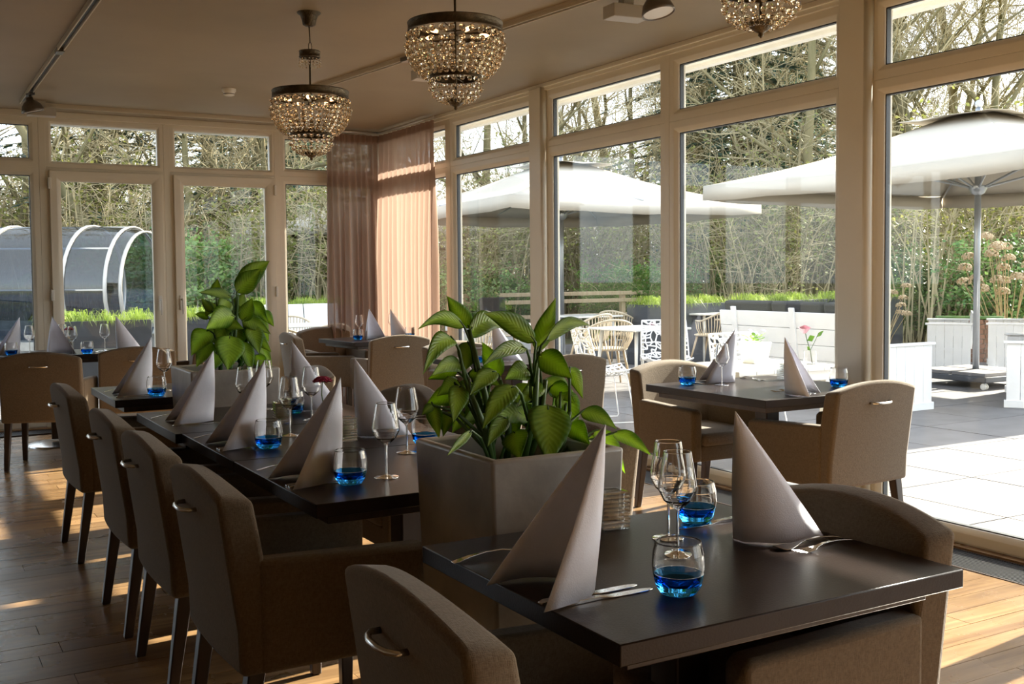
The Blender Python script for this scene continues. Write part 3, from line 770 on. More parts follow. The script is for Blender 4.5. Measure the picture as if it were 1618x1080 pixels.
# tumblers
for x, y, l in ((1.255, 1.56, 'front blue-bottomed tumbler on the closest table'), (1.655, 1.99, 'blue-bottomed tumbler behind the wine glasses of the closest table'),
    (1.125, 2.86+.03, 'blue-bottomed tumbler at the near left place of the long row'), (1.12, 3.65, 'blue-bottomed tumbler at the middle left place of the long row'),
    (1.615, 3.42, 'blue-bottomed tumbler beside the left side of the large planter'), (1.50, 4.50+.02, 'blue-bottomed tumbler in front of the far window-side napkin of the row'),
    (1.14, 5.58, 'blue-bottomed tumbler on the small lone table'), (.79, 9.25, 'blue-bottomed tumbler near the left picture edge'),
    (1.32, 9.04, 'blue-bottomed tumbler above the right corner of the broad chair back'), (3.765, 9.42, 'blue-bottomed tumbler on the curtained corner table'),
    (4.3, 9.42, 'blue-bottomed tumbler against the sunlit curtain'), (3.46, 6.45, 'blue-bottomed tumbler seen through the leaves of the large plant'),
    (3.675, 4.49, 'blue-bottomed tumbler by the left corner of the brown window table'), (4.235, 3.95, 'blue-bottomed tumbler at the right of the brown window table')):
    put(tb, x, y, 0, l)
for x, y, l in ((1.43, 1.78, 'front wine glass on the closest table'), (1.50, 1.90, 'rear wine glass on the closest table'),
    (1.255, 2.93, 'wine glass standing alone at the near end of the long row'), (1.49, 3.30, 'wine glass next to the large planter on the long row'),
    (1.28, 3.90, 'wine glass under the crimson gerbera'), (1.50, 4.28, 'wine glass right of the crimson gerbera'), (1.27, 4.45, 'wine glass right of the far left napkin of the row'),
    (1.44, 4.74, 'wine glass in front of the small planter, far end of the row'),
    (1.235, 5.84, 'wine glass on the small lone table'), (.94, 9.56-.15, 'wine glass near the left picture edge'), (1.20, 9.50, 'wine glass left of the dark gerbera on the far table'),
    (1.22, 9.10, 'wine glass in front of the dark gerbera on the far table'), (1.50, 9.32, 'wine glass beside the right napkin of the far left table'),
    (3.90, 9.72, 'wine glass left on the curtained corner table'), (4.27, 9.77, 'wine glass before the sunlit curtain'), (3.81, 4.37, 'wine glass in front of the far napkin of the brown window table')):
    put(wg, x, y, 0, l)
for x, y, r, l in ((1.455, 2.06, 10, 'ribbed glass candle holder by the large planter on the closest table'), (1.41, 3.66, 5, 'ribbed glass candle holder behind the near left napkin of the row'),
    (1.36, 4.24, 8, 'ribbed glass candle holder in the middle of the long row'), (1.41, 6.10, 0, 'small glass candle holder on the small lone table'),
    (1.22, 9.30, 4, 'ribbed glass candle holder on the far left table'), (4.30, 4.40, 5, 'ribbed glass candle holder on the brown window table')):
    put(hd, x, y, r, l)
# cutlery: handle end at x,y, pointing along heading
for p, x, y, d, l in ((kn, 1.01, 1.612, 90, 'front one of two knives at the left place of the closest table'), (kn, 1.00, 1.64, 88, 'rear one of two knives at the left place of the closest table'),
    (fk, .99, 1.97, 88, 'fork left of the left napkin on the closest table'), (fk, 1.845, 1.655, 268, 'front fork at the window place of the closest table'),
    (sp, 1.838, 1.69, 272, 'spoon at the window place of the closest table'), (kn, 1.80, 1.965, 268, 'knife behind the window napkin of the closest table'),
    (kn, .955, 2.93, 90, 'front knife at the near left place of the long row'), (kn, .955, 2.955, 89, 'rear knife at the near left place of the long row'),
    (fk, .955, 3.24, 90, 'fork at the near left place of the long row'), (kn, .96, 3.70, 90, 'front knife at the middle left place of the long row'),
    (kn, .96, 3.725, 89, 'rear knife at the middle left place of the long row'), (fk, .95, 4.02, 90, 'fork at the middle left place of the long row'),
    (kn, .96, 4.41, 90, 'knife at the far left place of the long row'), (fk, .935, 4.70, 90, 'fork at the far left place of the long row'),
    (kn, .95, 5.63, 90, 'knife at the small lone table'), (fk, .945, 5.93, 90, 'fork at the small lone table'),
    (fk, 3.90, 3.79, 350, 'left fork at the near place of the brown window table'), (fk, 3.875, 3.79, 335, 'right fork at the near place of the brown window table'),
    (kn, 4.2, 3.76, 5, 'knife at the near place of the brown window table'), (sp, 4.15, 4.60, 185, 'spoon at the far place of the brown window table'),
    (fk, 4.19, 4.62, 200, 'fork at the far place of the brown window table'), (kn, 3.70, 4.58, 150, 'knife beside the left tumbler of the brown window table'),
    (sp, 1.50, 9.28, 215, 'spoon on the bare middle of the far left table'), (kn, 1.36, 9.0, 80, 'knife next to the tumbler on the far left table'),
    (fk, 3.75, 6.25, 30, 'fork on the table behind the large plant'), (kn, 3.9, 6.22, 20, 'knife on the table behind the large plant')):
    put(p, x, y, d, l)
# bud vases with flowers
def gerbera(m):
    def f():
        root = thing('bud_vase', None, 'vase')
        obj('bottle', G().glasslathe([(0, 0), (.024, 0), (.027, .004), (.027, .05), (.024, .062), (.016, .07), (.016, .083), (.0145, .083), (.0145, .07), (.022, .060), (.0245, .05), (.0245, .007), (0, .006)], 24), M['clear'], root, smooth=True)
        obj('water', G().glasslathe([(0, .008), (.0235, .008), (.0235, .045), (0, .045)], 20), M['clear'], root)
        obj('stem', G().tube([(.006, 0, .01), (.004, 0, .07), (-.004, .002, .13), (.0, .0, .185)], .0022, 6), M['stem'], root, smooth=True)
        fl_ = obj('flower_centre', G().lathe([(0, .196), (.008, .195), (.011, .188), (.004, .180), (0, .18)], 14), M['hyd'], root, smooth=True)
        g = G()
        for lay, (rr_, zz_) in enumerate(((.043, .186), (.037, .192), (.028, .197))):
            for k in range(17):
                a = 2*PI*k/17+lay*.19; c, s = math.cos(a), math.sin(a)
                pt = lambda r, w_, z: (r*c-w_*s, r*s+w_*c, z)
                g.add([pt(.006, -.003, zz_-.006), pt(.006, .003, zz_-.006), pt(rr_*.6, .0062, zz_+.003), pt(rr_, .0, zz_-.002-.006*(k % 2)), pt(rr_*.6, -.0062, zz_+.003)], [(0, 1, 2, 3, 4)])
        obj('calyx', G().lathe([(.002, .176), (.010, .180), (.018, .187), (.004, .187)], 14), M['stem'], root, smooth=True)
        me = G(); me.v = g.v; me.f = g.f
        o = obj('petal_ring', me, m, root, solid=.0012); return root
    return f
put(Proto(gerbera(M['petal'])), 1.47, 4.06, 0, 'glass bud vase with a dark crimson gerbera on the long row')
put(Proto(gerbera(M['petal'])), 1.24, 9.40, 0, 'glass bud vase with a dark red flower on the far left table')
put(Proto(gerbera(M['pink'])), 4.02, 6.55, 0, 'glass bud vase with a bright pink flower behind the large plant', sc_=1.1)

# ------------------------------------------------------------------ concrete planters with dieffenbachia
def planter(label, x0, x1, y0, y1, zt, taper=.03):
    root = thing('concrete_planter', label, 'planter', ((x0+x1)/2, (y0+y1)/2, 0))
    hx, hy = (x1-x0)/2, (y1-y0)/2; t = .028
    def rg(a, b, z): return [(-a, -b, z), (a, -b, z), (a, b, z), (-a, b, z)]
    P = [rg(hx-taper, hy-taper, 0), rg(hx, hy, zt), rg(hx-t, hy-t, zt), rg(hx-t-.004, hy-t-.004, zt-.12)]
    g = G().grid(P, closed=True); g.f.append((3, 2, 1, 0))
    obj('pot', g, M['concrete'], root, bevel=.009, seg=3)
    obj('soil', G().box(-hx+t, hx-t, -hy+t, hy-t, zt-.13, zt-.075), M['soil'], root)
    return root
planter('large grey concrete planter between the closest table and the long row', 1.215, 1.60, 2.205, 2.64, .908)
planter('grey concrete planter between the long row and the small lone table', 1.175, 1.60, 5.0, 5.42, .915)
def leaf_geo(b, t, w_, arch, tw, R):
    """leaf blade from b to t, width w_, arching by arch (up if positive)"""
    b = Vector(b); t = Vector(t); ax = t-b; L = ax.length; a = ax.normalized()
    view = (b-Vector((0, 0, EYE))).normalized()
    side = a.cross(view)
    if side.length < .05: side = a.cross(Vector((0, 0, 1)))
    side.normalize(); side = Matrix.Rotation(tw, 3, a)@side
    nrm = side.cross(a)
    if nrm.z < 0: nrm = -nrm
    ns, nc = 12, 6; g = G(); P = []; uv = []
    for i in range(ns+1):
        s = i/ns
        wd = w_/2*(math.sin(PI*min(1, s**.72))**.85)*(1-.35*s**3) if 0 < s < 1 else 0.0
        c = b+ax*s+Vector((0, 0, 1))*arch*L*math.sin(PI*s)+nrm*0
        row = []
        for j in range(nc+1):
            u = -1+2*j/nc
            fold = .22*abs(u)*wd+ .05*wd*math.sin(9*s+u*2)*abs(u)
            row.append(c+side*(u*wd)+nrm*fold)
        P.append(row)
    g.grid(P)
    for i in range(ns+1):
        for j in range(nc+1): uv.append((j/nc, i/ns))
    g.uvs = uv; return g
def leaf(parent, b, t, w_, arch, tw, R):
    g = leaf_geo(b, t, w_, arch, tw, R)
    me = mesh('leaf', g, M['leaf'], smooth=True)
    ul = me.uv_layers.new(name='uv')
    for lp in me.loops: ul.data[lp.index].uv = g.uvs[lp.vertex_index]
    o = bpy.data.objects.new('leaf', me); C.objects.link(o); o.parent = parent; q = o.modifiers.new('s', 'SOLIDIFY'); q.thickness = .0012
    return o
def dieff(label, loc, stems, leaves, depth0, seed, zt):
    R = random.Random(seed); root = thing('dieffenbachia', label, 'plant')
    tops = []
    for (px, py, Y, bx, by) in stems:
        tp = at(px, py, Y=Y); b = Vector((bx, by, zt-.08)); m_ = b.lerp(tp, .5)+Vector((.01, -.01, .0))
        obj('stem', G().tube([b, m_, tp], [.011, .009, .006], 8), M['stem'], root, smooth=True); tops.append((b, tp))
    for (bx, by, tx, ty, wpx, arch, dy0, dy1) in leaves:
        b = at(bx, by, Y=depth0+dy0); t = at(tx, ty, Y=depth0+dy1)
        dist = (b-Vector((0, 0, EYE))).dot(fw); w_ = wpx*dist/F_PX*1.03
        leaf(root, b, t, w_, arch, R.uniform(-.35, .35), R)
        # petiole down to the nearest stem
        best = None
        for (sb, stp) in tops:
            for k in range(8):
                q = sb.lerp(stp, k/7)
                if q.z < b.z-.02 or k == 0:
                    dd = (q-b).length+max(0, .10-(b.z-q.z))*1.5
                    if best is None or dd < best[0]: best = (dd, q)
        q = best[1]; mid = q.lerp(b, .55)+Vector((0, 0, .02))
        obj('petiole', G().tube([q, mid, b, b.lerp(t, .12)+Vector((0, 0, arch*.12))], [.005, .0042, .0032, .002], 6), M['stem'], root, smooth=True)
    return root
L1 = [(743, 519, 706, 467, 30, .0, .05, .02), (734, 517, 660, 520, 24, .16, 0, -.05), (718, 538, 668, 592, 32, .18, -.02, -.12), (739, 540, 735, 585, 34, -.05, .05, .0),
 (739, 531, 797, 521, 38, .18, .02, .10), (847, 541, 764, 494, 34, .08, .0, -.03), (848, 555, 878, 470, 32, -.02, .05, .03), (862, 538, 932, 514, 24, .14, 0, .05),
 (852, 560, 905, 598, 42, .06, -.05, -.12), (900, 580, 921, 630, 24, .10, .0, .0), (832, 551, 762, 578, 24, .10, -.02, -.10), (790, 596, 762, 540, 32, .0, .08, .1),
 (866, 640, 868, 735, 70, .06, -.05, -.17), (885, 620, 912, 680, 40, .12, .05, .03), (917, 652, 975, 678, 28, .14, .02, -.02), (968, 684, 1029, 719, 24, .10, -.02, -.08),
 (940, 680, 988, 748, 30, .14, .02, -.02), (814, 610, 762, 678, 38, .08, -.05, -.13), (783, 586, 742, 625, 30, .05, .0, -.08), (728, 610, 716, 668, 34, .08, -.02, -.1),
 (727, 606, 690, 626, 28, .12, .02, 0), (732, 579, 681, 594, 27, .12, -.02, -.08), (838, 588, 797, 600, 34, .12, .02, .0), (838, 606, 812, 656, 38, .05, .08, .05),
 (812, 682, 822, 726, 44, .05, -.04, -.12), (684, 640, 666, 656, 16, .1, .0, 0), (682, 642, 694, 692, 26, .1, .02, -.03), (900, 672, 932, 702, 34, .1, -.05, -.12),
 (745, 680, 706, 720, 14, .0, -.1, -.2), (770, 640, 800, 690, 30, .08, .1, .06), (800, 660, 770, 706, 28, .08, -.02, -.08), (900, 610, 872, 650, 34, .05, .12, .1),
 (930, 690, 962, 720, 26, .1, .04, .0), (860, 600, 905, 640, 34, .12, .1, .12), (760, 625, 735, 690, 28, .1, .06, .02), (820, 640, 850, 690, 36, .1, .1, .06), (715, 650, 700, 690, 24, .1, .08, .05)]
RL = random.Random(31)
for q in range(20):     # short-stalked leaves filling the middle of the crown
    bx, by = RL.uniform(705, 905), RL.uniform(585, 675); a_ = RL.uniform(.15, PI-.15); l_ = RL.uniform(42, 62)
    L1.append((bx, by, bx+l_*math.cos(a_), by+l_*math.sin(a_)*.8, RL.uniform(24, 34), RL.uniform(.05, .16), RL.uniform(0, .12), RL.uniform(-.06, .12)))
S1 = [(850, 555, 2.43, 1.42, 2.42), (741, 520, 2.42, 1.35, 2.44), (790, 600, 2.45, 1.40, 2.46), (862, 600, 2.46, 1.45, 2.45), (735, 600, 2.38, 1.33, 2.40), (900, 650, 2.40, 1.50, 2.42)]
dieff('leafy green dieffenbachia in the large concrete planter', None, S1, L1, 2.42, 4, .908)
L2 = [(375, 462, 426, 412, 34, .10, .05, .05), (374, 462, 413, 424, 34, .02, -.02, -.05), (340, 464, 344, 440, 16, 0, .05, .05), (366, 469, 314, 462, 17, .06, .0, -.05), (360, 474, 346, 500, 28, .05, -.02, -.05),
 (336, 492, 318, 471, 14, .0, 0, 0), (376, 490, 385, 462, 24, 0, .05, .05), (384, 508, 399, 470, 26, .0, .0, .0), (393, 478, 424, 510, 24, .10, .04, 0), (413, 492, 433, 516, 18, .1, .04, .04),
 (371, 500, 325, 520, 38, .12, -.04, -.12), (330, 503, 308, 496, 12, .1, .02, 0), (330, 522, 302, 562, 34, .10, .0, -.05), (382, 506, 428, 528, 24, .12, .0, -.02), (384, 524, 429, 556, 28, .12, .03, 0),
 (402, 535, 430, 578, 20, .10, .04, .04), (363, 530, 360, 585, 48, .05, -.06, -.15), (384, 540, 398, 590, 24, .08, -.02, -.08), (334, 540, 310, 580, 30, .08, .02, -.04), (360, 505, 345, 545, 34, .1, .02, -.05),
 (375, 515, 372, 560, 34, .06, .04, -.02), (400, 500, 425, 540, 26, .12, .08, .08), (345, 560, 330, 590, 26, .1, 0, -.05), (405, 560, 420, 590, 22, .1, .02, 0), (395, 515, 410, 560, 30, .1, 0, -.05),
 (350, 520, 322, 545, 30, .12, .06, .02), (340, 480, 325, 500, 22, .1, .05, 0), (372, 480, 362, 505, 26, .05, .04, .0)]
for q in range(12):
    bx, by = RL.uniform(335, 400), RL.uniform(505, 555); a_ = RL.uniform(.1, PI-.1); l_ = RL.uniform(26, 40)
    L2.append((bx, by, bx+l_*math.cos(a_), by+l_*math.sin(a_)*.8, RL.uniform(18, 26), RL.uniform(.05, .16), RL.uniform(-.02, .12), RL.uniform(-.06, .1)))
S2 = [(376, 465, 5.20, 1.40, 5.22), (345, 500, 5.2, 1.36, 5.2), (398, 500, 5.22, 1.43, 5.2), (365, 520, 5.18, 1.39, 5.16)]
dieff('green dieffenbachia in the planter at the far end of the long row', None, S2, L2, 5.2, 9, .915)

# ------------------------------------------------------------------ outside: ground and terrace
struct('ground', G().box(-90, 110, -60, 150, -.30, -.12), M['ground'])
ter = struct('terrace', G().box(XR+.1, 16.5, -3.6, 17.5, -.11, -.045).box(-7, XR+.1, YB+.1, 17.5, -.11, -.045), M['gap'])
GX, GY, SL = 4.46, 3.72, .845
farf = G()
for i in range(0, 15):
    for j in range(-9, 17):
        x0, y0 = GX+i*SL, GY+j*.86
        if x0 < XR+.1: x0 = XR+.1
        x1, y1 = GX+(i+1)*SL, y0+.86
        if y0 > 17.4 or x1 > 16.6: continue
        az = math.degrees(math.atan2(x1, max(y0, .01)))
        g = G().box(x0+.006, x1-.006, y0+.006, y1-.006, -.045, -.020+rnd.uniform(-.001, .001))
        if az < 62 and y0 > 1.5 and az > 14: obj('paving_slab', g, M['slab'], ter)
        else: farf.box(x0+.003, x1-.003, y0+.003, y1-.003, -.045, -.02)

for i in range(-13, 1):
    for j in range(0, 9):
        x0, y0 = GX+(i-1)*SL+.845, YB+.1+j*.86
        x1 = min(x0+SL, XR+.1)
        if x1-x0 < .05: continue
        y1 = min(y0+.86, 17.5)
        (obj('paving_slab', G().box(x0+.003, x1-.003, y0+.003, y1-.003, -.045, -.02), M['slab'], ter) if x0 > .4 else farf.box(x0+.003, x1-.003, y0+.003, y1-.003, -.045, -.02))
o = obj('paving_field', farf, M['slab'], ter); o['kind'] = 'stuff'
GZ = -.02
# ------------------------------------------------------------------ parasols
def parasol_maker(rolling):
    def f():
        root = thing('parasol', None, 'parasol'); hs = 2.28; zt, zb, za = 2.46, 2.27, 3.18
        # four sloped panels, each with a little sag, and a valance
        cs = [(-hs, -hs), (hs, -hs), (hs, hs), (-hs, hs)]
        for i in range(4):
            a, b = cs[i], cs[(i+1) % 4]; P = []
            for r in range(7):
                t = r/6; row = []
                for c in range(9):
                    u = c/8; x = (a[0]*(1-u)+b[0]*u); y = (a[1]*(1-u)+b[1]*u)
                    sag = -.10*math.sin(PI*t)-.045*math.sin(PI*u)*(t)
                    zz = za-(za-zt)*t+sag*.9; tt = .12+.88*t if r else .12
                    row.append((x*tt, y*tt, zz+.02*math.sin(u*PI)*(1-t)))
                P.append(row)
            g = G().grid(P)
            low = [(P[-1][c][0]*1.002, P[-1][c][1]*1.002, P[-1][c][2]-.18-.012*math.sin(c*2.1)) for c in range(9)]
            obj('canopy_panel', g, M['parasol'], root, smooth=True, solid=.004)
            obj('valance', G().grid([P[-1], low]), M['parasol'], root, smooth=True, solid=.004)
        P = []
        for r in range(3):
            t = .02+r*.13; row = []
            for c in range(16):
                i = c//4; u = (c % 4)/4; a, b = cs[i], cs[(i+1) % 4]
                row.append(((a[0]*(1-u)+b[0]*u)*t, (a[1]*(1-u)+b[1]*u)*t, za+.05-.30*t+.008*math.sin(c*2.3)*r))
            P.append(row)
        obj('vent_cap', G().grid(P, closed=True), M['parasol'], root, smooth=True, solid=.004)
        obj('knob', G().sphere((0, 0, za+.15), .05, 12, 8), M['alu'], root, smooth=True)
        obj('pole', G().tube([(0, 0, .14), (0, 0, za+.1)], .038, 16), M['alu'], root, smooth=True)
        obj('runner_hub', G().lathe([(.04, 2.26), (.075, 2.28), (.105, 2.34), (.105, 2.37), (.04, 2.37)], 20), M['alu'], root, auto=40)
        obj('crown_hub', G().lathe([(.04, 2.95), (.10, 2.97), (.10, 3.03), (.04, 3.05)], 20), M['alu'], root, auto=40)
        for k in range(8):
            a = 2*PI*k/8+PI/4; L = hs*math.sqrt(2)*.98 if k % 2 == 0 else hs*.98
            c, s = math.cos(a), math.sin(a)
            obj('rib', G().tube([(.08*c, .08*s, 3.0), (L*.5*c, L*.5*s, 2.70-.02), (L*c, L*s, zt-.02)], .014, 6), M['alu'], root)
            obj('strut', G().tube([(.09*c, .09*s, 2.35), (L*.46*c, L*.46*s, 2.70)], .013, 6), M['alu'], root)
        if rolling:
            obj('trolley', G().box(-.5, .5, -.5, .5, .085, .15), M['trough'], root, bevel=.01)
            obj('ballast_tile', G().box(-.46, -.02, -.46, -.02, .15, .19).box(.02, .46, -.46, -.02, .15, .19).box(-.46, -.02, .02, .46, .15, .19).box(.02, .46, .02, .46, .15, .19), M['slab'], root, bevel=.004)
            for sx in (-1, 1):
                for sy in (-1, 1):
                    T_ = Matrix.Translation((sx*.44, sy*.44, .038))@Matrix.Rotation(PI/2, 4, 'Y')
                    for dx in (-.018, .018):
                        obj('caster_wheel', G().lathe([(0, dx-.009), (.03, dx-.009), (.038, dx-.005), (.038, dx+.005), (.03, dx+.009), (0, dx+.009)], 20, T=T_), M['white_p'], root, auto=40)
                    obj('caster_fork', G().box(sx*.44-.006, sx*.44+.006, sy*.44-.02, sy*.44+.02, .03, .09), M['alu'], root)
        else: obj('foot_plate', G().box(-.4, .4, -.4, .4, 0.0, .05), M['trough'], root, bevel=.01); obj('foot_sleeve', G().tube([(0, 0, .05), (0, 0, .4)], .05, 14), M['alu'], root)
        return root
    return f
parasol_maker(True)().location = (11.2, 8.3, GZ); bpy.context.scene.collection.objects
pr = [o for o in C.objects if o.name == 'parasol'][0]; tag(pr, 'large white square parasol on a wheeled base, nearest the right window', 'parasol')
p2 = Proto(parasol_maker(False))
p2((9.62, 15.0, GZ), 0, 'white square parasol over the cane chairs, left of the nearest one')
p2((9.45, 23.4, -.12), 0, 'white square parasol furthest off, edge seen through the back window', scale=(1, 1, 1.03))

# ------------------------------------------------------------------ white garden sofas, origin: outer corner of back / near end; runs along +Y, seat towards +X
def sofa_maker(L, cushions):
    def f():
        root = thing('garden_sofa', None, 'sofa')
        T_ = Matrix.Rotation(rad(-7), 4, 'Y')
        hb = .94 if cushions else .60
        for k, (z0, z1) in enumerate(((.30, .44), (.445, .60), (.605, .77), (.775, hb))):
            obj('back_plank', G().box(.10, .125, .03, L-.03, z0, z1, T_), M['wpaint'], root, bevel=.003)
        for y in [.28+(L-.56)*q/2 for q in range(3)]: obj('back_batten', G().box(.075, .10, y-.035, y+.035, .30, hb+.05, T_), M['wpaint'], root, bevel=.003)
        for y0, y1 in ((0, .035), (L-.035, L)):
            n = 5
            for q in range(n):
                x0 = .06+q*.128; obj('end_board', G().box(x0+.0015, x0+.1265, y0, y1, .06, .64), M['wpaint'], root, bevel=.003)
            obj('arm_cap', G().box(.03, .73, y0-.02, y1+.02, .64, .665), M['wpaint'], root, bevel=.004)
            obj('plinth', G().box(.045, .72, y0-.012, y1+.012, 0, .075), M['wpaint'], root, bevel=.004)
        obj('seat_board', G().box(.10, .70, .035, L-.035, .30, .33), M['wpaint'], root, bevel=.003)
        obj('front_rail', G().box(.67, .70, .035, L-.035, .16, .30), M['wpaint'], root, bevel=.003)
        obj('seat_pad', G().box(.15, .70, .045, L-.045, .33, .41), M['cushion'], root, bevel=.02, seg=3)
        w_ = (L-.1)/max(1, cushions)
        for q in range(cushions): obj('back_cushion', G().box(.135, .25, .05+q*w_+.02, .05+(q+1)*w_-.02, .41, hb+.10, T_), M['cushion'], root, bevel=.03, seg=3)
        return root
    return f
s1 = Proto(sofa_maker(2.35, 3)); s2 = Proto(sofa_maker(1.5, 2))
s1((8.16, 7.06, GZ), 0, 'white plank garden sofa with its back to the window, black cushions above', scale=(1, 1, 1))
s3 = Proto(sofa_maker(1.5, 0))
s3((12.42, 9.22, GZ), rad(-52), 'low white garden bench left of the parasol pole, beyond the first sofa', scale=(-.85, 1, 1))
s3((12.95, 8.72, GZ), rad(-54), 'low white garden bench just right of the parasol pole', scale=(-.8, 1, 1))
s2((9.97, 6.17, GZ), rad(-55), 'white garden sofa cut by the right picture edge, black back cushion', scale=(-1, 1, 1))

# white low table right outside the glass, pot of pansies and a rose in a jar on it
lt = thing('garden_table', 'white wooden outdoor table right outside the side window', 'table', (5.22, 5.66, GZ))
for q in range(6): obj('table_board', G().box(-.46+q*.155, -.46+q*.155+.152, -.37, .37, .69, .72), M['wpaint'], lt, bevel=.003)
obj('table_apron', G().box(-.42, .43, -.33, .33, .62, .69), M['wpaint'], lt, bevel=.003)
for sx in (-1, 1):
    for sy in (-1, 1): obj('leg', G().box(sx*.40-.03, sx*.40+.03, sy*.30-.03, sy*.30+.03, 0, .62), M['wpaint'], lt, bevel=.004)
ft = thing('flower_pot', 'white flower pot of violet pansies on the white outdoor table', 'flower pot', (5.33, 5.76, .7004))
P = [[(x*r, y*r, z) for x, y in ((-1, -1), (1, -1), (1, 1), (-1, 1))] for r, z in ((.062, 0), (.085, .15), (.078, .15), (.07, .12))]
g = G().grid(P, closed=True); g.f += [(3, 2, 1, 0), (12, 13, 14, 15)]
obj('pot', g, M['white_p'], ft, bevel=.008)
R = random.Random(12); g = G()
for k in range(60):
    a, r = R.uniform(0, 2*PI), R.uniform(0, .085); z = .15+R.uniform(0, .05); c = Vector((r*math.cos(a), r*math.sin(a), z)); d = Vector((math.cos(a+R.uniform(-1, 1)), math.sin(a+R.uniform(-1, 1)), R.uniform(0, .7))).normalized()*.028; s_ = d.cross(Vector((0, 0, 1))).normalized()*.012
    g.add([c, c+d*.5+s_, c+d, c+d*.5-s_], [(0, 1, 2, 3)])
obj('foliage', g, M['leaf'], ft)['kind'] = 'stuff'
for k in range(6):
    a = k*1.05; r = .03+.035*(k % 2); c = Vector((r*math.cos(a), r*math.sin(a), .205+.015*(k % 3))); g = G()
    for q in range(5):
        b = 2*PI*q/5; e1 = Vector((0, -.35, .94)).cross(Vector((1, 0, 0))).normalized(); d = Vector((math.cos(b), 0, 0))*.017+e1*math.sin(b)*.017
        s_ = (Vector((-math.sin(b), 0, 0))+e1*math.cos(b))*.010
        g.add([c, c+d*.7+s_, c+d*1.1, c+d*.7-s_], [(0, 1, 2, 3)])
    obj('pansy_bloom', g, M['violet'], ft, solid=.001)
rv = thing('rose_jar', 'glass jar with a dusky pink rose behind the napkin of the window table', 'vase', (5.53, 5.42, .7004))
obj('jar', G().glasslathe([(0, 0), (.042, 0), (.045, .005), (.045, .10), (.042, .10), (.042, .01), (0, .008)], 24), M['clear'], rv, smooth=True)
obj('stem', G().tube([(.02, 0, .01), (.0, 0, .1), (-.03, 0, .17), (-.05, 0, .235)], .003, 6), M['stem'], rv)
obj('side_stem', G().tube([(.0, 0, .1), (.05, 0, .17), (.08, .0, .22)], .002, 6), M['stem'], rv)
g = G()
for k, (r, h) in enumerate(((.012, .05), (.02, .046), (.03, .04), (.037, .034))):
    P = []
    for z_ in range(4):
        t = z_/3; P.append([((r*(.45+.75*t))*math.cos(a)*(1+.08*math.sin(3*a+k)), (r*(.45+.75*t))*math.sin(a), .225+h*t+.004*math.sin(2*a+k)) for a in [2*PI*q/14+k*.3 for q in range(14)]])
    g.grid([[(x-.055, y, z) for x, y, z in row] for row in P], closed=True)
obj('rose_bloom', g, M['rose'], rv, smooth=True)
for b, t, w_ in (((-.03, 0, .17), (.035, -.01, .20), .05), ((.06, 0, .19), (.13, 0, .235), .03), ((0, 0, .1), (-.04, -.01, .13), .03)):
    b, t = Vector(b), Vector(t); s_ = (t-b).cross(Vector((0, 1, 0))).normalized()*w_*.5; m_ = b.lerp(t, .5)
    obj('rose_leaf', G().add([b, m_+s_, t, m_-s_], [(0, 1, 2, 3)]), M['leaf'], rv, solid=.001)

# ------------------------------------------------------------------ white wire chairs and cane chairs with tables
def wire_chair():
    root = thing('wire_chair', None, 'chair'); R = random.Random(2)
    # curved lattice shell: web of random cells drawn as fine strips
    def S(u, v):   # u across -1..1, v 0 seat front .. 1 top
        if v < .5: y = .23-.46*(v/.5); z = .45-.03*math.sin(PI*v/.5)
        else: y = -.23-.10*((v-.5)/.5); z = .45+.42*((v-.5)/.5)
        wv = .23+.02*math.sin(PI*v); x = u*wv; 
        lift = .06*u*u if v < .5 else .0; yb = .07*u*u if v > .5 else 0
        return Vector((x, y+yb, z+lift))
    g = G(); pts = {}
    nu, nv = 9, 22
    for i in range(nu+1):
        for j in range(nv+1): pts[i, j] = S(-1+2*(i+(R.uniform(-.3, .3) if 0 < i < nu else 0))/nu, (j+(R.uniform(-.3, .3) if 0 < j < nv else 0))/nv)
    def strip(a, b, r=.0045):
        g.tube([a, b], .0075, 4)
    for i in range(nu+1):
        for j in range(nv+1):
            if i < nu and (R.random() < .8 or j in (0, nv)): strip(pts[i, j], pts[i+1, j])
            if j < nv and (R.random() < .8 or i in (0, nu)): strip(pts[i, j], pts[i, j+1])
            if i < nu and j < nv and R.random() < .4: strip(pts[i, j], pts[i+1, j+1])
    obj('lattice_shell', g, M['whitemetal'], root)
    obj('rim_wire', G().tube([S(-1, k/20) for k in range(21)]+[S(-1+2*k/8, 1) for k in range(1, 8)]+[S(1, 1-k/20) for k in range(21)]+[S(1-2*k/8, 0) for k in range(1, 8)], .008, 6, closed=True), M['whitemetal'], root, smooth=True)
    for s in (-1, 1):
        obj('sled_leg', G().tube([(s*.17, .13, .44), (s*.22, .20, .03), (s*.22, .19, .008), (s*.22, -.22, .008), (s*.22, -.24, .03), (s*.17, -.14, .44)], .006, 6), M['whitemetal'], root, smooth=True)
    obj('cross_wire', G().tube([(-.17, .13, .44), (.17, .13, .44)], .006, 6).tube([(-.17, -.14, .44), (.17, -.14, .44)], .006, 6), M['whitemetal'], root)
    return root
wc = Proto(wire_chair)
wc((5.72, 8.16, GZ), rad(-105), 'white wire lattice chair on sled legs just outside the side window')
wc((6.9, 8.75, GZ), rad(150), 'white wire lattice chair beyond the first one, half behind the window post')
wc((5.30, 10.9, GZ), rad(60), 'white wire lattice chair seen between the leaves of the large plant')
wc((5.9, 6.4, GZ), rad(180), 'white wire lattice chair behind the white outdoor table')
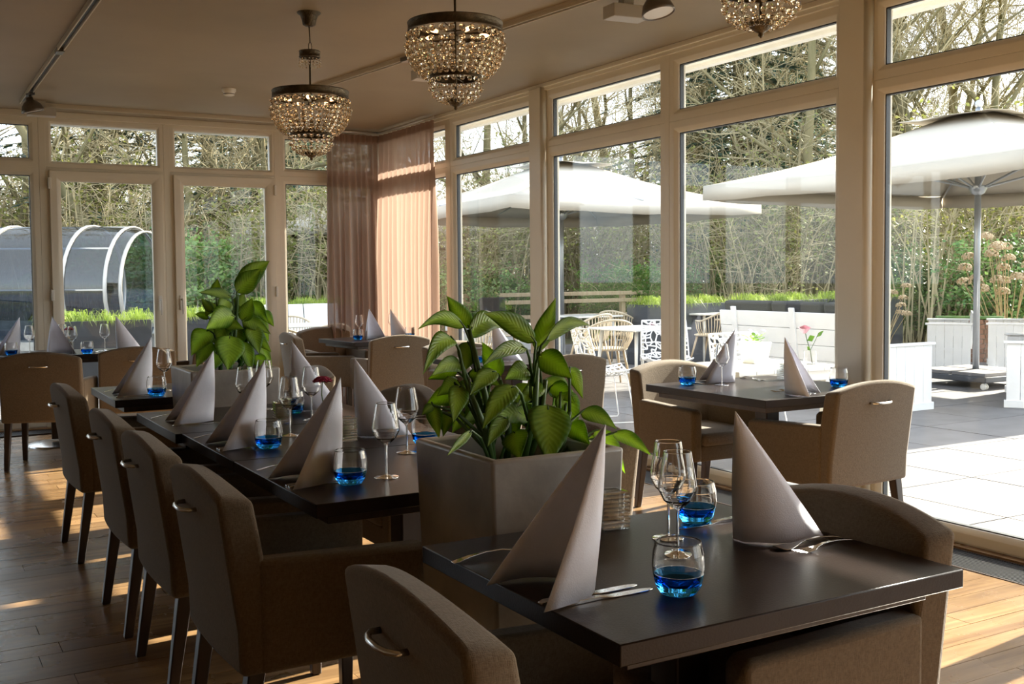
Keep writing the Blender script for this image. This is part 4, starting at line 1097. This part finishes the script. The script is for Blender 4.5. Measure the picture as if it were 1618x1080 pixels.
def cane_chair():
    root = thing('cane_chair', None, 'chair')
    n = 26; R0 = .27
    top = []; bot = []
    for k in range(n+1):
        a = rad(-20)+rad(220)*k/n; c, s = math.cos(a), math.sin(a)
        h = .80 if False else .66+.15*max(0, math.sin(a))**1.2
        top.append(Vector((R0*1.12*c, -.02-R0*1.08*s, h))); bot.append(Vector((R0*.80*c, -.02-R0*.80*s, .44)))
    obj('top_rail', G().tube(top, .014, 8), M['cane'], root, smooth=True)
    for k in range(n+1):
        m_ = top[k].lerp(bot[k], .5)+Vector((top[k].x*.08, (top[k].y)*.08, 0)); obj('spindle', G().tube([top[k], m_, bot[k]], .0075, 5), M['cane'], root)
    obj('seat', G().lathe([(0, .43), (.22, .43), (.235, .44), (.235, .455), (.20, .462), (0, .455)], 24), M['cane'], root, auto=40)
    for sx in (-1, 1):
        for sy in (-1, 1): obj('leg', G().tube([(sx*.15, sy*.14-.01, .44), (sx*.22, sy*.23, 0)], [.018, .011], 8), M['cane_leg'], root, smooth=True)
    return root
cc = Proto(cane_chair)
for x, y, rz, l in ((3.80, 11.45, -50, 'cane chair with curved rail nearest the back window, left one'), (4.38, 12.05, 10, 'cane chair with curved rail facing away, beside the curtain'),
    (4.75, 14.3, 165, 'cane chair on the far side of the table behind the back window'), (9.55, 13.3, -60, 'cane chair seen side on, right of the pane with the fence rails'),
    (10.5, 12.3, 20, 'cane chair half behind the window frame, right of the side-on one'), (8.4, 12.4, 15, 'cane chair in front of the white table seen through the second pane'),
    (8.0, 14.2, -150, 'cane chair beyond the white table seen through the second pane'), (7.6, 10.8, -20, 'cane chair left of the white table, lowest in the second pane'),
    (6.6, 12.3, 60, 'cane chair seen through the first side pane beyond the plant'), (11.3, 13.5, 200, 'cane chair furthest right under the second parasol')):
    cc((x, y, GZ), rad(rz), l)
def white_table():
    root = thing('terrace_table', None, 'table')
    obj('tabletop', G().box(-.42, .42, -.42, .42, .725, .75), M['white_p'], root, bevel=.008)
    for sx in (-1, 1):
        for sy in (-1, 1): obj('leg', G().tube([(sx*.30, sy*.30, .725), (sx*.36, sy*.36, 0)], [.022, .014], 8), M['white_p'], root, smooth=True)
    return root
wt = Proto(white_table)
for x, y, l in ((4.55, 13.35, 'white terrace table with cane chairs, seen through the last back window'), (8.95, 13.35, 'white terrace table under the second parasol'), (6.5, 11.3, 'white terrace table seen through the first side pane'), (10.9, 12.9, 'white terrace table partly behind the window frame, right of the second pane'), (7.4, 9.9, 'white terrace table closest to the side window, beyond the plant')):
    wt((x, y, GZ), rad(4), l)
cm = tag(obj('loose_cushion', G().box(-.25, .25, -.06, .06, 0, .5, Matrix.Rotation(rad(-12), 4, 'X')), M['cushion'], None, bevel=.03), 'black cushion standing up beyond the first side pane', 'cushion'); cm.location = (9.45, 17.0, .44)
lb = thing('lounge_bench', 'white bench with two tall back panels beyond the back window', 'bench', (5.35, 15.9, GZ), rad(5))
obj('seat_board', G().box(-.9, .9, -.3, .3, .36, .42), M['wpaint'], lb, bevel=.01)
for q in (-1, 0, 1): obj('back_panel', G().box(-.3+q*.6+.01, .3+q*.6-.01, .26, .30, .42, .98, Matrix.Rotation(rad(-8), 4, 'X')), M['wpaint'], lb, bevel=.01)
obj('plinth', G().box(-.85, .85, -.25, .25, 0, .36), M['wpaint'], lb, bevel=.01)
lb2 = thing('lounge_bench', 'white bench under the black standing cushion', 'bench', (9.5, 17.0, -.12), rad(-5))
obj('seat_board', G().box(-.9, .9, -.3, .3, .46, .56), M['wpaint'], lb2, bevel=.01); obj('plinth', G().box(-.85, .85, -.25, .25, 0, .46), M['wpaint'], lb2, bevel=.01)

# ------------------------------------------------------------------ planter troughs with overhanging grass
def trough(L, W_, Hh, seed):
    def f():
        root = thing('grass_trough', None, 'planter'); t = .02
        P = [[(x*a, y*b, z) for x, y in ((-1, -1), (1, -1), (1, 1), (-1, 1))] for a, b, z in ((L/2, W_/2, 0), (L/2, W_/2, Hh), (L/2-t, W_/2-t, Hh), (L/2-t, W_/2-t, Hh-.05))]
        g = G().grid(P, closed=True); g.f += [(3, 2, 1, 0), (12, 13, 14, 15)]
        obj('box', g, M['trough'], root, bevel=.004)
        R = random.Random(seed); g = G()
        tf = [(R.uniform(-L/2+.04, L/2-.04), R.uniform(-W_/2+.03, W_/2-.03), R.uniform(.6, 1.25)) for _ in range(int(26*L))]
        for k in range(int(900*L)):
            tx, ty, hh_ = R.choice(tf); x, y = tx+R.gauss(0, .025), ty+R.gauss(0, .025); a = R.uniform(0, 2*PI); l_ = R.uniform(.08, .27)*hh_; d = Vector((math.cos(a), math.sin(a), 0)); s_ = Vector((-d.y, d.x, 0))*R.uniform(.002, .0040)
            p0 = Vector((x, y, Hh-.04)); h = R.uniform(.03, .15)*hh_; p1 = p0+d*l_*.3+Vector((0, 0, h)); p2_ = p0+d*l_*.75+Vector((0, 0, h*1.05)); p3 = p0+d*l_*1.15+Vector((0, 0, h*R.uniform(-.6, .6)))
            g.add([p0-s_, p0+s_, p1+s_, p1-s_, p2_+s_, p2_-s_, p3], [(0, 1, 2, 3), (3, 2, 4, 5), (5, 4, 6)])
        o = obj('grass', g, M['grass'], root); o['kind'] = 'stuff'; return root
    return f
tr = Proto(trough(2.0, .45, .90, 1)); tr2 = Proto(trough(1.12, .4, .88, 5))
tr2((2.06, 13.2, GZ), 0, 'anthracite trough of overhanging grass behind the left back door')
tr2((3.65, 13.6, GZ), 0, 'anthracite trough of overhanging grass behind the second back door')
for x, l in ((10.6, 'anthracite grass trough above the white sofa, left one'), (12.75, 'anthracite grass trough above the white sofa, middle one'), (14.9, 'anthracite grass trough above the white sofa, right one')):
    tr((x, 12.95+.1*(x-10), GZ), rad(6), l)
tr((5.9, 17.2, GZ), rad(0), 'anthracite grass trough behind the white bench at the back')
def zinc():
    root = thing('zinc_tub', None, 'planter')
    P = [[(x*a, y*a, z) for x, y in ((-1, -1), (1, -1), (1, 1), (-1, 1))] for a, z in ((.20, 0), (.24, .30), (.225, .30), (.22, .26))]
    g = G().grid(P, closed=True); g.f += [(3, 2, 1, 0), (12, 13, 14, 15)]; obj('tub', g, M['alu'], root, bevel=.005)
    R = random.Random(3); g = G()
    for k in range(60):
        a = R.uniform(0, 6.28); d = Vector((math.cos(a), math.sin(a), 0)); s_ = Vector((-d.y, d.x, 0))*.006; p = Vector((R.uniform(-.1, .1), R.uniform(-.1, .1), .26)); g.add([p-s_, p+s_, p+d*.12+Vector((0, 0, .25))], [(0, 1, 2)])
    obj('sprouts', g, M['grass'], root)['kind'] = 'stuff'
    return root
zp = Proto(zinc)
zp((9.95, 14.3, GZ), 0, 'grey zinc tub with sprouts right of the side-on cane chair'); zp((7.1, 13.4, GZ), .3, 'grey zinc tub beyond the first side pane')
fe = thing('rail_fence', 'low wooden rail fence beyond the second parasol', 'fence')
for q in range(7): obj('post', G().box(9.5+q*1.9, 9.6+q*1.9, 18.4, 18.5, -.12, .95), M['cane_leg'], fe, bevel=.006)
for z in (.45, .75, .9): obj('rail', G().box(9.4, 21, 18.36, 18.4, z, z+.08), M['cane_leg'], fe, bevel=.006)
bw = thing('brick_wall', 'low mossy brick wall behind the parasol pole', 'wall', (13.6, 10.75, -.1), rad(-50))
obj('mortar_core', G().box(.01, .87, .02, .23, 0, .70), M['house'], bw)
bm_ = mesh('brick', G().box(0, .205, 0, .25, 0, .062), M['brickm'])
for r_ in range(10):
    for q in range(4):
        o = obj('brick', bm_, None, bw, loc=(q*.217+(.0 if r_ % 2 else .02), rnd.uniform(-.004, .004), r_*.072))
obj('coping', G().box(-.02, .92, -.02, .27, .72, .76), M['ivy'], bw, bevel=.01)
lh = thing('log_arch', 'small gabled arch of rough logs beyond the first side pane', 'arch', (10.9, 20.5, -.12))
for a, b in (((-.8, 0, 0), (-.8, 0, 1.0)), ((.8, 0, 0), (.8, 0, 1.0)), ((-.9, 0, .85), (0, 0, 1.5)), ((.9, 0, .85), (0, 0, 1.5))): obj('log', G().tube([a, b], .06, 7), M['bark'], lh, smooth=True)

# ------------------------------------------------------------------ tubular glass canopy behind the back doors
dm = thing('barrel_canopy', 'low barrel-vaulted glass canopy with pale hoops behind the back doors', 'canopy')
vv = Vector((.167, .986, 0)); rr = Vector((.986, -.167, 0)); dd = (-vv*.893-rr*.45); ax = Vector((-dd.y, dd.x, 0)); ax = ax if ax.x > 0 else -ax
def arc(c, Rr, k0=0, k1=1, n=28): return [c+dd*(Rr*math.cos(a))+Vector((0, 0, Rr*math.sin(a))) for a in [rad(-50)+rad(280)*(k0+(k1-k0)*q/n) for q in range(n+1)]]
c3 = Vector((3.525, 18.8, 1.16)); cs_ = [c3+ax*q for q in (-5.0, -3.6, -2.09, -.70, .0, .22)]; Rr_ = [1.09, 1.09, 1.08, 1.07, 1.04, .96]
for c, r in zip(cs_, Rr_):
    g = G(); pts = arc(c, r); P = [[p+ax*.028 for p in pts], [p-ax*.028 for p in pts]]; obj('hoop', G().grid(P), M['alu' if False else 'crail'], dm, smooth=True, solid=.03)
for k in range(5): obj('glazing_sheet', G().grid([arc(cs_[k], Rr_[k]-.01), arc(cs_[k+1], Rr_[k+1]-.01)]), M['poly'], dm, smooth=True)
for q in (.2, .35, .5): 
    p = arc(cs_[0], 1.08)[int(28*q)]; p2_ = arc(cs_[4], 1.03)[int(28*q)]; obj('purlin', G().tube([p, p2_], .018, 6), M['crail'], dm)
obj('base_kerb', G().box(0, 5.4, -.12, .12, -.12, .32, Matrix.Translation(cs_[0]+dd*.8-Vector((0, 0, 1.16)))@Matrix(((ax.x, -ax.y, 0, 0), (ax.y, ax.x, 0, 0), (0, 0, 1, 0), (0, 0, 0, 1)))), M['concrete'], dm)
obj('back_kerb', G().box(0, 5.4, -.12, .12, -.12, .6, Matrix.Translation(cs_[0]-dd*.9-Vector((0, 0, 1.16)))@Matrix(((ax.x, -ax.y, 0, 0), (ax.y, ax.x, 0, 0), (0, 0, 1, 0), (0, 0, 0, 1)))), M['concrete'], dm)
hs_ = tag(obj('outbuilding', G().box(-6, 1.6, 23, 28, -.12, 3.1).prism([(-6.3, 3.1), (1.9, 3.1), (-2.2, 4.4)], 22.8, 28.2, 'y'), M['house'], None), 'plain brown outbuilding behind the glass canopy', 'building')

# ------------------------------------------------------------------ dried hydrangeas
hy = thing('hydrangea', 'leafless hydrangea with dry brown flower heads at the right edge', 'shrub', (14.6, 10.3, -.12))
R = random.Random(21)
for k in range(26):
    a = R.uniform(0, 2*PI); r = R.uniform(.1, .55); h = R.uniform(1.1, 2.0); t = Vector((r*1.5*math.cos(a)-(.5 if k < 4 else 0), r*1.5*math.sin(a), h))
    obj('stalk', G().tube([(r*.3*math.cos(a), r*.3*math.sin(a), 0), (r*.8*math.cos(a), r*.8*math.sin(a), h*.55), t], [.010, .007, .005], 5), M['straw'], hy)
    g = G()
    for q in range(70):
        th = R.uniform(0, 2*PI); u = R.uniform(-.4, 1); s_ = math.sqrt(max(0, 1-u*u)); n_ = Vector((s_*math.cos(th), s_*math.sin(th), u*.75)); c = t+n_*.10; e = n_.orthogonal().normalized()*.022; f_ = n_.cross(e)
        g.add([c-e, c-f_, c+e, c+f_+n_*.008], [(0, 1, 2, 3)])
    obj('flower_head', g, M['hyd'], hy)
dup(hy, (15.9, 9.6, -.12), 1.9, 'leafless hydrangea with dry brown flower heads, behind the right garden sofa')
dup(hy, (13.6, 11.9, -.12), 4.0, 'leafless hydrangea left of the nearest parasol pole', scale=(.8, .8, .62))

# ------------------------------------------------------------------ trees
def grow(R, g, p, d, L, r, lvl, maxl, up_, spread, nseg=5, g2=None, minr=.006):
    pts = [p.copy()]; rs = [r]; cur = p.copy(); dr = d.copy()
    for k in range(nseg):
        dr = (dr+Vector((R.gauss(0, .16), R.gauss(0, .16), R.gauss(0, .10)+up_))).normalized(); cur = cur+dr*(L/nseg); pts.append(cur.copy()); rs.append(max(minr, r*(1-.75*(k+1)/nseg)))
    gg = g if (g2 is None or lvl < 2) else g2
    gg.tube(pts, rs, 7 if lvl == 0 else (5 if lvl == 1 else 3))
    if lvl >= maxl: return
    nb = {0: 11, 1: 6, 2: 5, 3: 4}[lvl]
    for b in range(nb):
        t = R.uniform(.28 if lvl == 0 else .15, 1); i = min(nseg-1, int(t*nseg)); f = t*nseg-i; q = pts[i].lerp(pts[i+1], f); a = R.uniform(0, 2*PI)
        base = (pts[i+1]-pts[i]).normalized(); o1 = base.orthogonal().normalized(); o1 = Matrix.Rotation(a, 3, base)@o1
        nd = (base*(1-spread)+o1*spread+Vector((0, 0, .12))).normalized()
        grow(R, g, q, nd, L*R.uniform(.38, .60)*(1.1-.4*t if lvl == 0 else 1), rs[i]*.5, lvl+1, maxl, up_*.6, spread, 4, g2, minr)
def bare_tree(seed, Ht, r, low=.3, spread=.6):
    def f():
        R = random.Random(seed); root = thing('bare_tree', None, 'tree'); g = G(); g2 = G()
        grow(R, g, Vector((0, 0, 0)), Vector((R.uniform(-.1, .1), R.uniform(-.1, .1), 1)).normalized(), Ht, r, 0, 4, .05, spread, 8, g2, .008)
        obj('trunk_and_limbs', g, M['bark'], root, smooth=True); obj('twigs', g2, M['twig'], root)
        return root
    return f
def conifer(seed, Ht, r):
    def f():
        R = random.Random(seed); root = thing('conifer', None, 'tree'); g = G().tube([(0, 0, 0), (.05, 0, Ht*.5), (0, 0, Ht)], [r, r*.7, .02], 9)
        obj('trunk', g, M['bark'], root, smooth=True); g = G(); bg_ = G()
        for k in range(150):
            z = Ht*(.10+.88*(k/150)**.9); L = (Ht-z)*.30+.5; L *= R.uniform(.6, 1.1); a = R.uniform(0, 2*PI); d = Vector((math.cos(a), math.sin(a), 0)); s_ = Vector((-d.y, d.x, 0))
            pts = [Vector((0, 0, z))+d*L*t+Vector((0, 0, -.28*L*t*t+.06*L*t)) for t in (0, .25, .5, .75, 1)]
            bg_.tube(pts, [.03, .022, .016, .01, .005], 3)
            for i in range(60):
                t = R.uniform(.12, 1); q = Vector((0, 0, z))+d*L*t+Vector((0, 0, -.28*L*t*t+.06*L*t)); sg = R.choice((-1, 1)); l_ = R.uniform(.18, .5)*(1.15-t*.5)
                e = (s_*sg*R.uniform(.5, 1)+d*.7+Vector((0, 0, R.uniform(-.5, .05)))).normalized()*l_; wv = Vector((R.gauss(0, .3), R.gauss(0, .3), 1)).cross(e).normalized()*R.uniform(.03, .07)
                g.add([q, q+e*.4+wv, q+e, q+e*.4-wv], [(0, 1, 2, 3)])
        obj('boughs', bg_, M['bark'], root); obj('needle_sprays', g, M['needle'], root)['kind'] = 'stuff'; return root
    return f
def shrub(seed, Hh, Wd, m, nst, nlf, ls, lab='shrub'):
    def f():
        R = random.Random(seed); root = thing(lab, None, 'shrub'); g = G(); lf = G()
        for k in range(nst):
            a = R.uniform(0, 2*PI); r = Wd*R.uniform(.1, .8); x, y = R.uniform(-Wd, Wd)*.5, R.uniform(-Wd, Wd)*.5; h = Hh*R.uniform(.5, 1.05)
            pts = [Vector((x, y, 0)), Vector((x+r*.3*math.cos(a), y+r*.3*math.sin(a), h*.5)), Vector((x+r*.75*math.cos(a), y+r*.75*math.sin(a), h*.86)), Vector((x+r*1.1*math.cos(a), y+r*1.1*math.sin(a), h))]
            g.tube(pts, [.020, .014, .009, .004], 3)
            for q in range(9):
                t = R.uniform(.3, 1); i = min(2, int(t*3)); p = pts[i].lerp(pts[i+1], t*3-i); b = R.uniform(0, 2*PI); e = Vector((math.cos(b), math.sin(b), R.uniform(-.1, .9))).normalized()*R.uniform(.3, .9); g.tube([p, p+e], [.007, .003], 3)
                for j in range(nlf):
                    pp = p+e*R.random()+Vector((R.gauss(0, .08), R.gauss(0, .08), R.gauss(0, .08))); v = Vector((R.gauss(0, 1), R.gauss(0, 1), R.gauss(0, 1))).normalized()*ls*R.uniform(.6, 1.3); w_ = v.orthogonal().normalized()*ls*.4
                    lf.add([pp, pp+v*.5+w_, pp+v, pp+v*.5-w_], [(0, 1, 2, 3)])
        obj('stems', g, M['twig'], root)['kind'] = 'stuff'; obj('foliage', lf, M[m], root)['kind'] = 'stuff'; return root
    return f
bt = [Proto(bare_tree(11, 11, .15)), Proto(bare_tree(23, 13, .19)), Proto(bare_tree(37, 9, .13, spread=.7)), Proto(bare_tree(41, 15, .30))]
cf = [Proto(conifer(3, 16, .24)), Proto(conifer(8, 13, .18))]
sb = [Proto(shrub(1, 3.2, 1.8, 'brush', 46, 3, .085, 'woodland_shrub')), Proto(shrub(2, 4.5, 2.2, 'brush', 60, 2, .09, 'woodland_shrub')), Proto(shrub(3, 2.0, 1.5, 'ivy', 34, 26, .085, 'evergreen_shrub'))]
def px2(px, dist): 
    az = yaw+math.atan((px-CX)/F_PX); return (dist*math.sin(az), dist*math.cos(az))
R = random.Random(77)
# single trees that the photograph shows apart
for p, px, d_, lab, sc_ in ((cf[0], 158, 31, 'tall dark conifer with bare lower trunk behind the left back door', 1.0), (cf[0], 335, 36, 'dark conifer behind the second back door', 1.0), (cf[1], 452, 33, 'dark conifer behind the last back window', 1.1),
    (cf[0], 1105, 34, 'dark conifer left in the third side pane', 1.0), (cf[1], 1165, 30, 'dark conifer standing beside the parasol tip in the third side pane', 1.05), (cf[0], 1215, 42, 'dark conifer further back in the third side pane', .95), (cf[1], 1060, 46, 'dark conifer behind the frame between second and third side panes', 1.1),
    (bt[3], 1597, 34, 'thick ivy-brown trunk at the right edge behind the hydrangeas', 1.5), (bt[1], 1455, 27, 'crooked mossy tree above the nearest parasol', 1.0), (bt[0], 1300, 25, 'forked bare tree leaning at the right of the third side pane', 1.0),
    (bt[1], 1512, 33, 'bare tree behind the nearest parasol pole', 1.0), (bt[0], 762, 27, 'bare tree with two stems in the first side pane', .95), (bt[3], 968, 38, 'broad bare tree in the second side pane', .8), (bt[2], 1420, 33, 'slender pale trunk left of the nearest parasol pole', (.8, .8, 1.5)),
    (bt[0], 20, 29, 'bare yellowish tree at the left edge', 1.0), (bt[2], 222, 26, 'bare tree at the right of the left back door', 1.2), (bt[2], 385, 24, 'pale forked birch behind the second back door', 1.3), (bt[1], 110, 37, 'bare tree above the glass canopy', .9)):
    x, y = px2(px, d_); p((x, y, -.15), R.uniform(0, 6.28), lab, None, sc_)
for i, px in enumerate((300, 345, 410, 470, 515, 745, 815, 905, 1000, 1085, 1140, 1190, 1250, 1310, 1405, 1440, 1480, 1560, 60, 190)):
    d_ = 27+(i*7) % 13; x, y = px2(px, d_); R.choice(bt[:3])((x, y, -.15), R.uniform(0, 6.28), 'one of the slim dark trunks at the wood edge', 'slim trunks of the wood edge', (.75, .75, R.uniform(.8, 1.1)))
for i in range(46):
    px = -260+i*44+R.uniform(-12, 12)
    if px > 1760: break
    d_ = R.uniform(55, 90); x, y = px2(px, d_); p = R.choice(bt)
    p((x, y, -.15), R.uniform(0, 6.28), 'one of the bare trees of the wood behind', 'bare trees of the wood', R.uniform(.6, .95))
for i in range(16):
    px = R.choice([R.uniform(280, 520), R.uniform(1050, 1330), R.uniform(1050, 1330)]); d_ = R.uniform(42, 60); x, y = px2(px, d_); R.choice(cf)((x, y, -.15), R.uniform(0, 6), 'one of the dark conifers deep in the wood', 'conifers of the wood', R.uniform(.8, 1.1))
for i in range(86):
    px = -200+i*22.5+R.uniform(-10, 10); d_ = R.choice((22.5, 26, 30, 36, 44))+R.uniform(-1, 1); x, y = px2(px, d_)
    if px < 330 and d_ < 25: d_ = 31; x, y = px2(px, d_)
    R.choice(sb[:2])((x, y, -.15), R.uniform(0, 6.28), 'one of the tangled shrubs of the wood edge', 'shrubs of the wood edge', R.uniform(.7, 1.1)*(1+(d_-24)*.012))
for i in range(26):
    px = R.choice([R.uniform(690, 860), R.uniform(860, 1620), R.uniform(1350, 1620), R.uniform(250, 520)]); d_ = R.uniform(21, 27); x, y = px2(px, d_)
    sb[2]((x, y, -.15), R.uniform(0, 6.28), 'one of the low evergreen shrubs before the wood', 'evergreen shrubs before the wood', R.uniform(.6, 1.1))
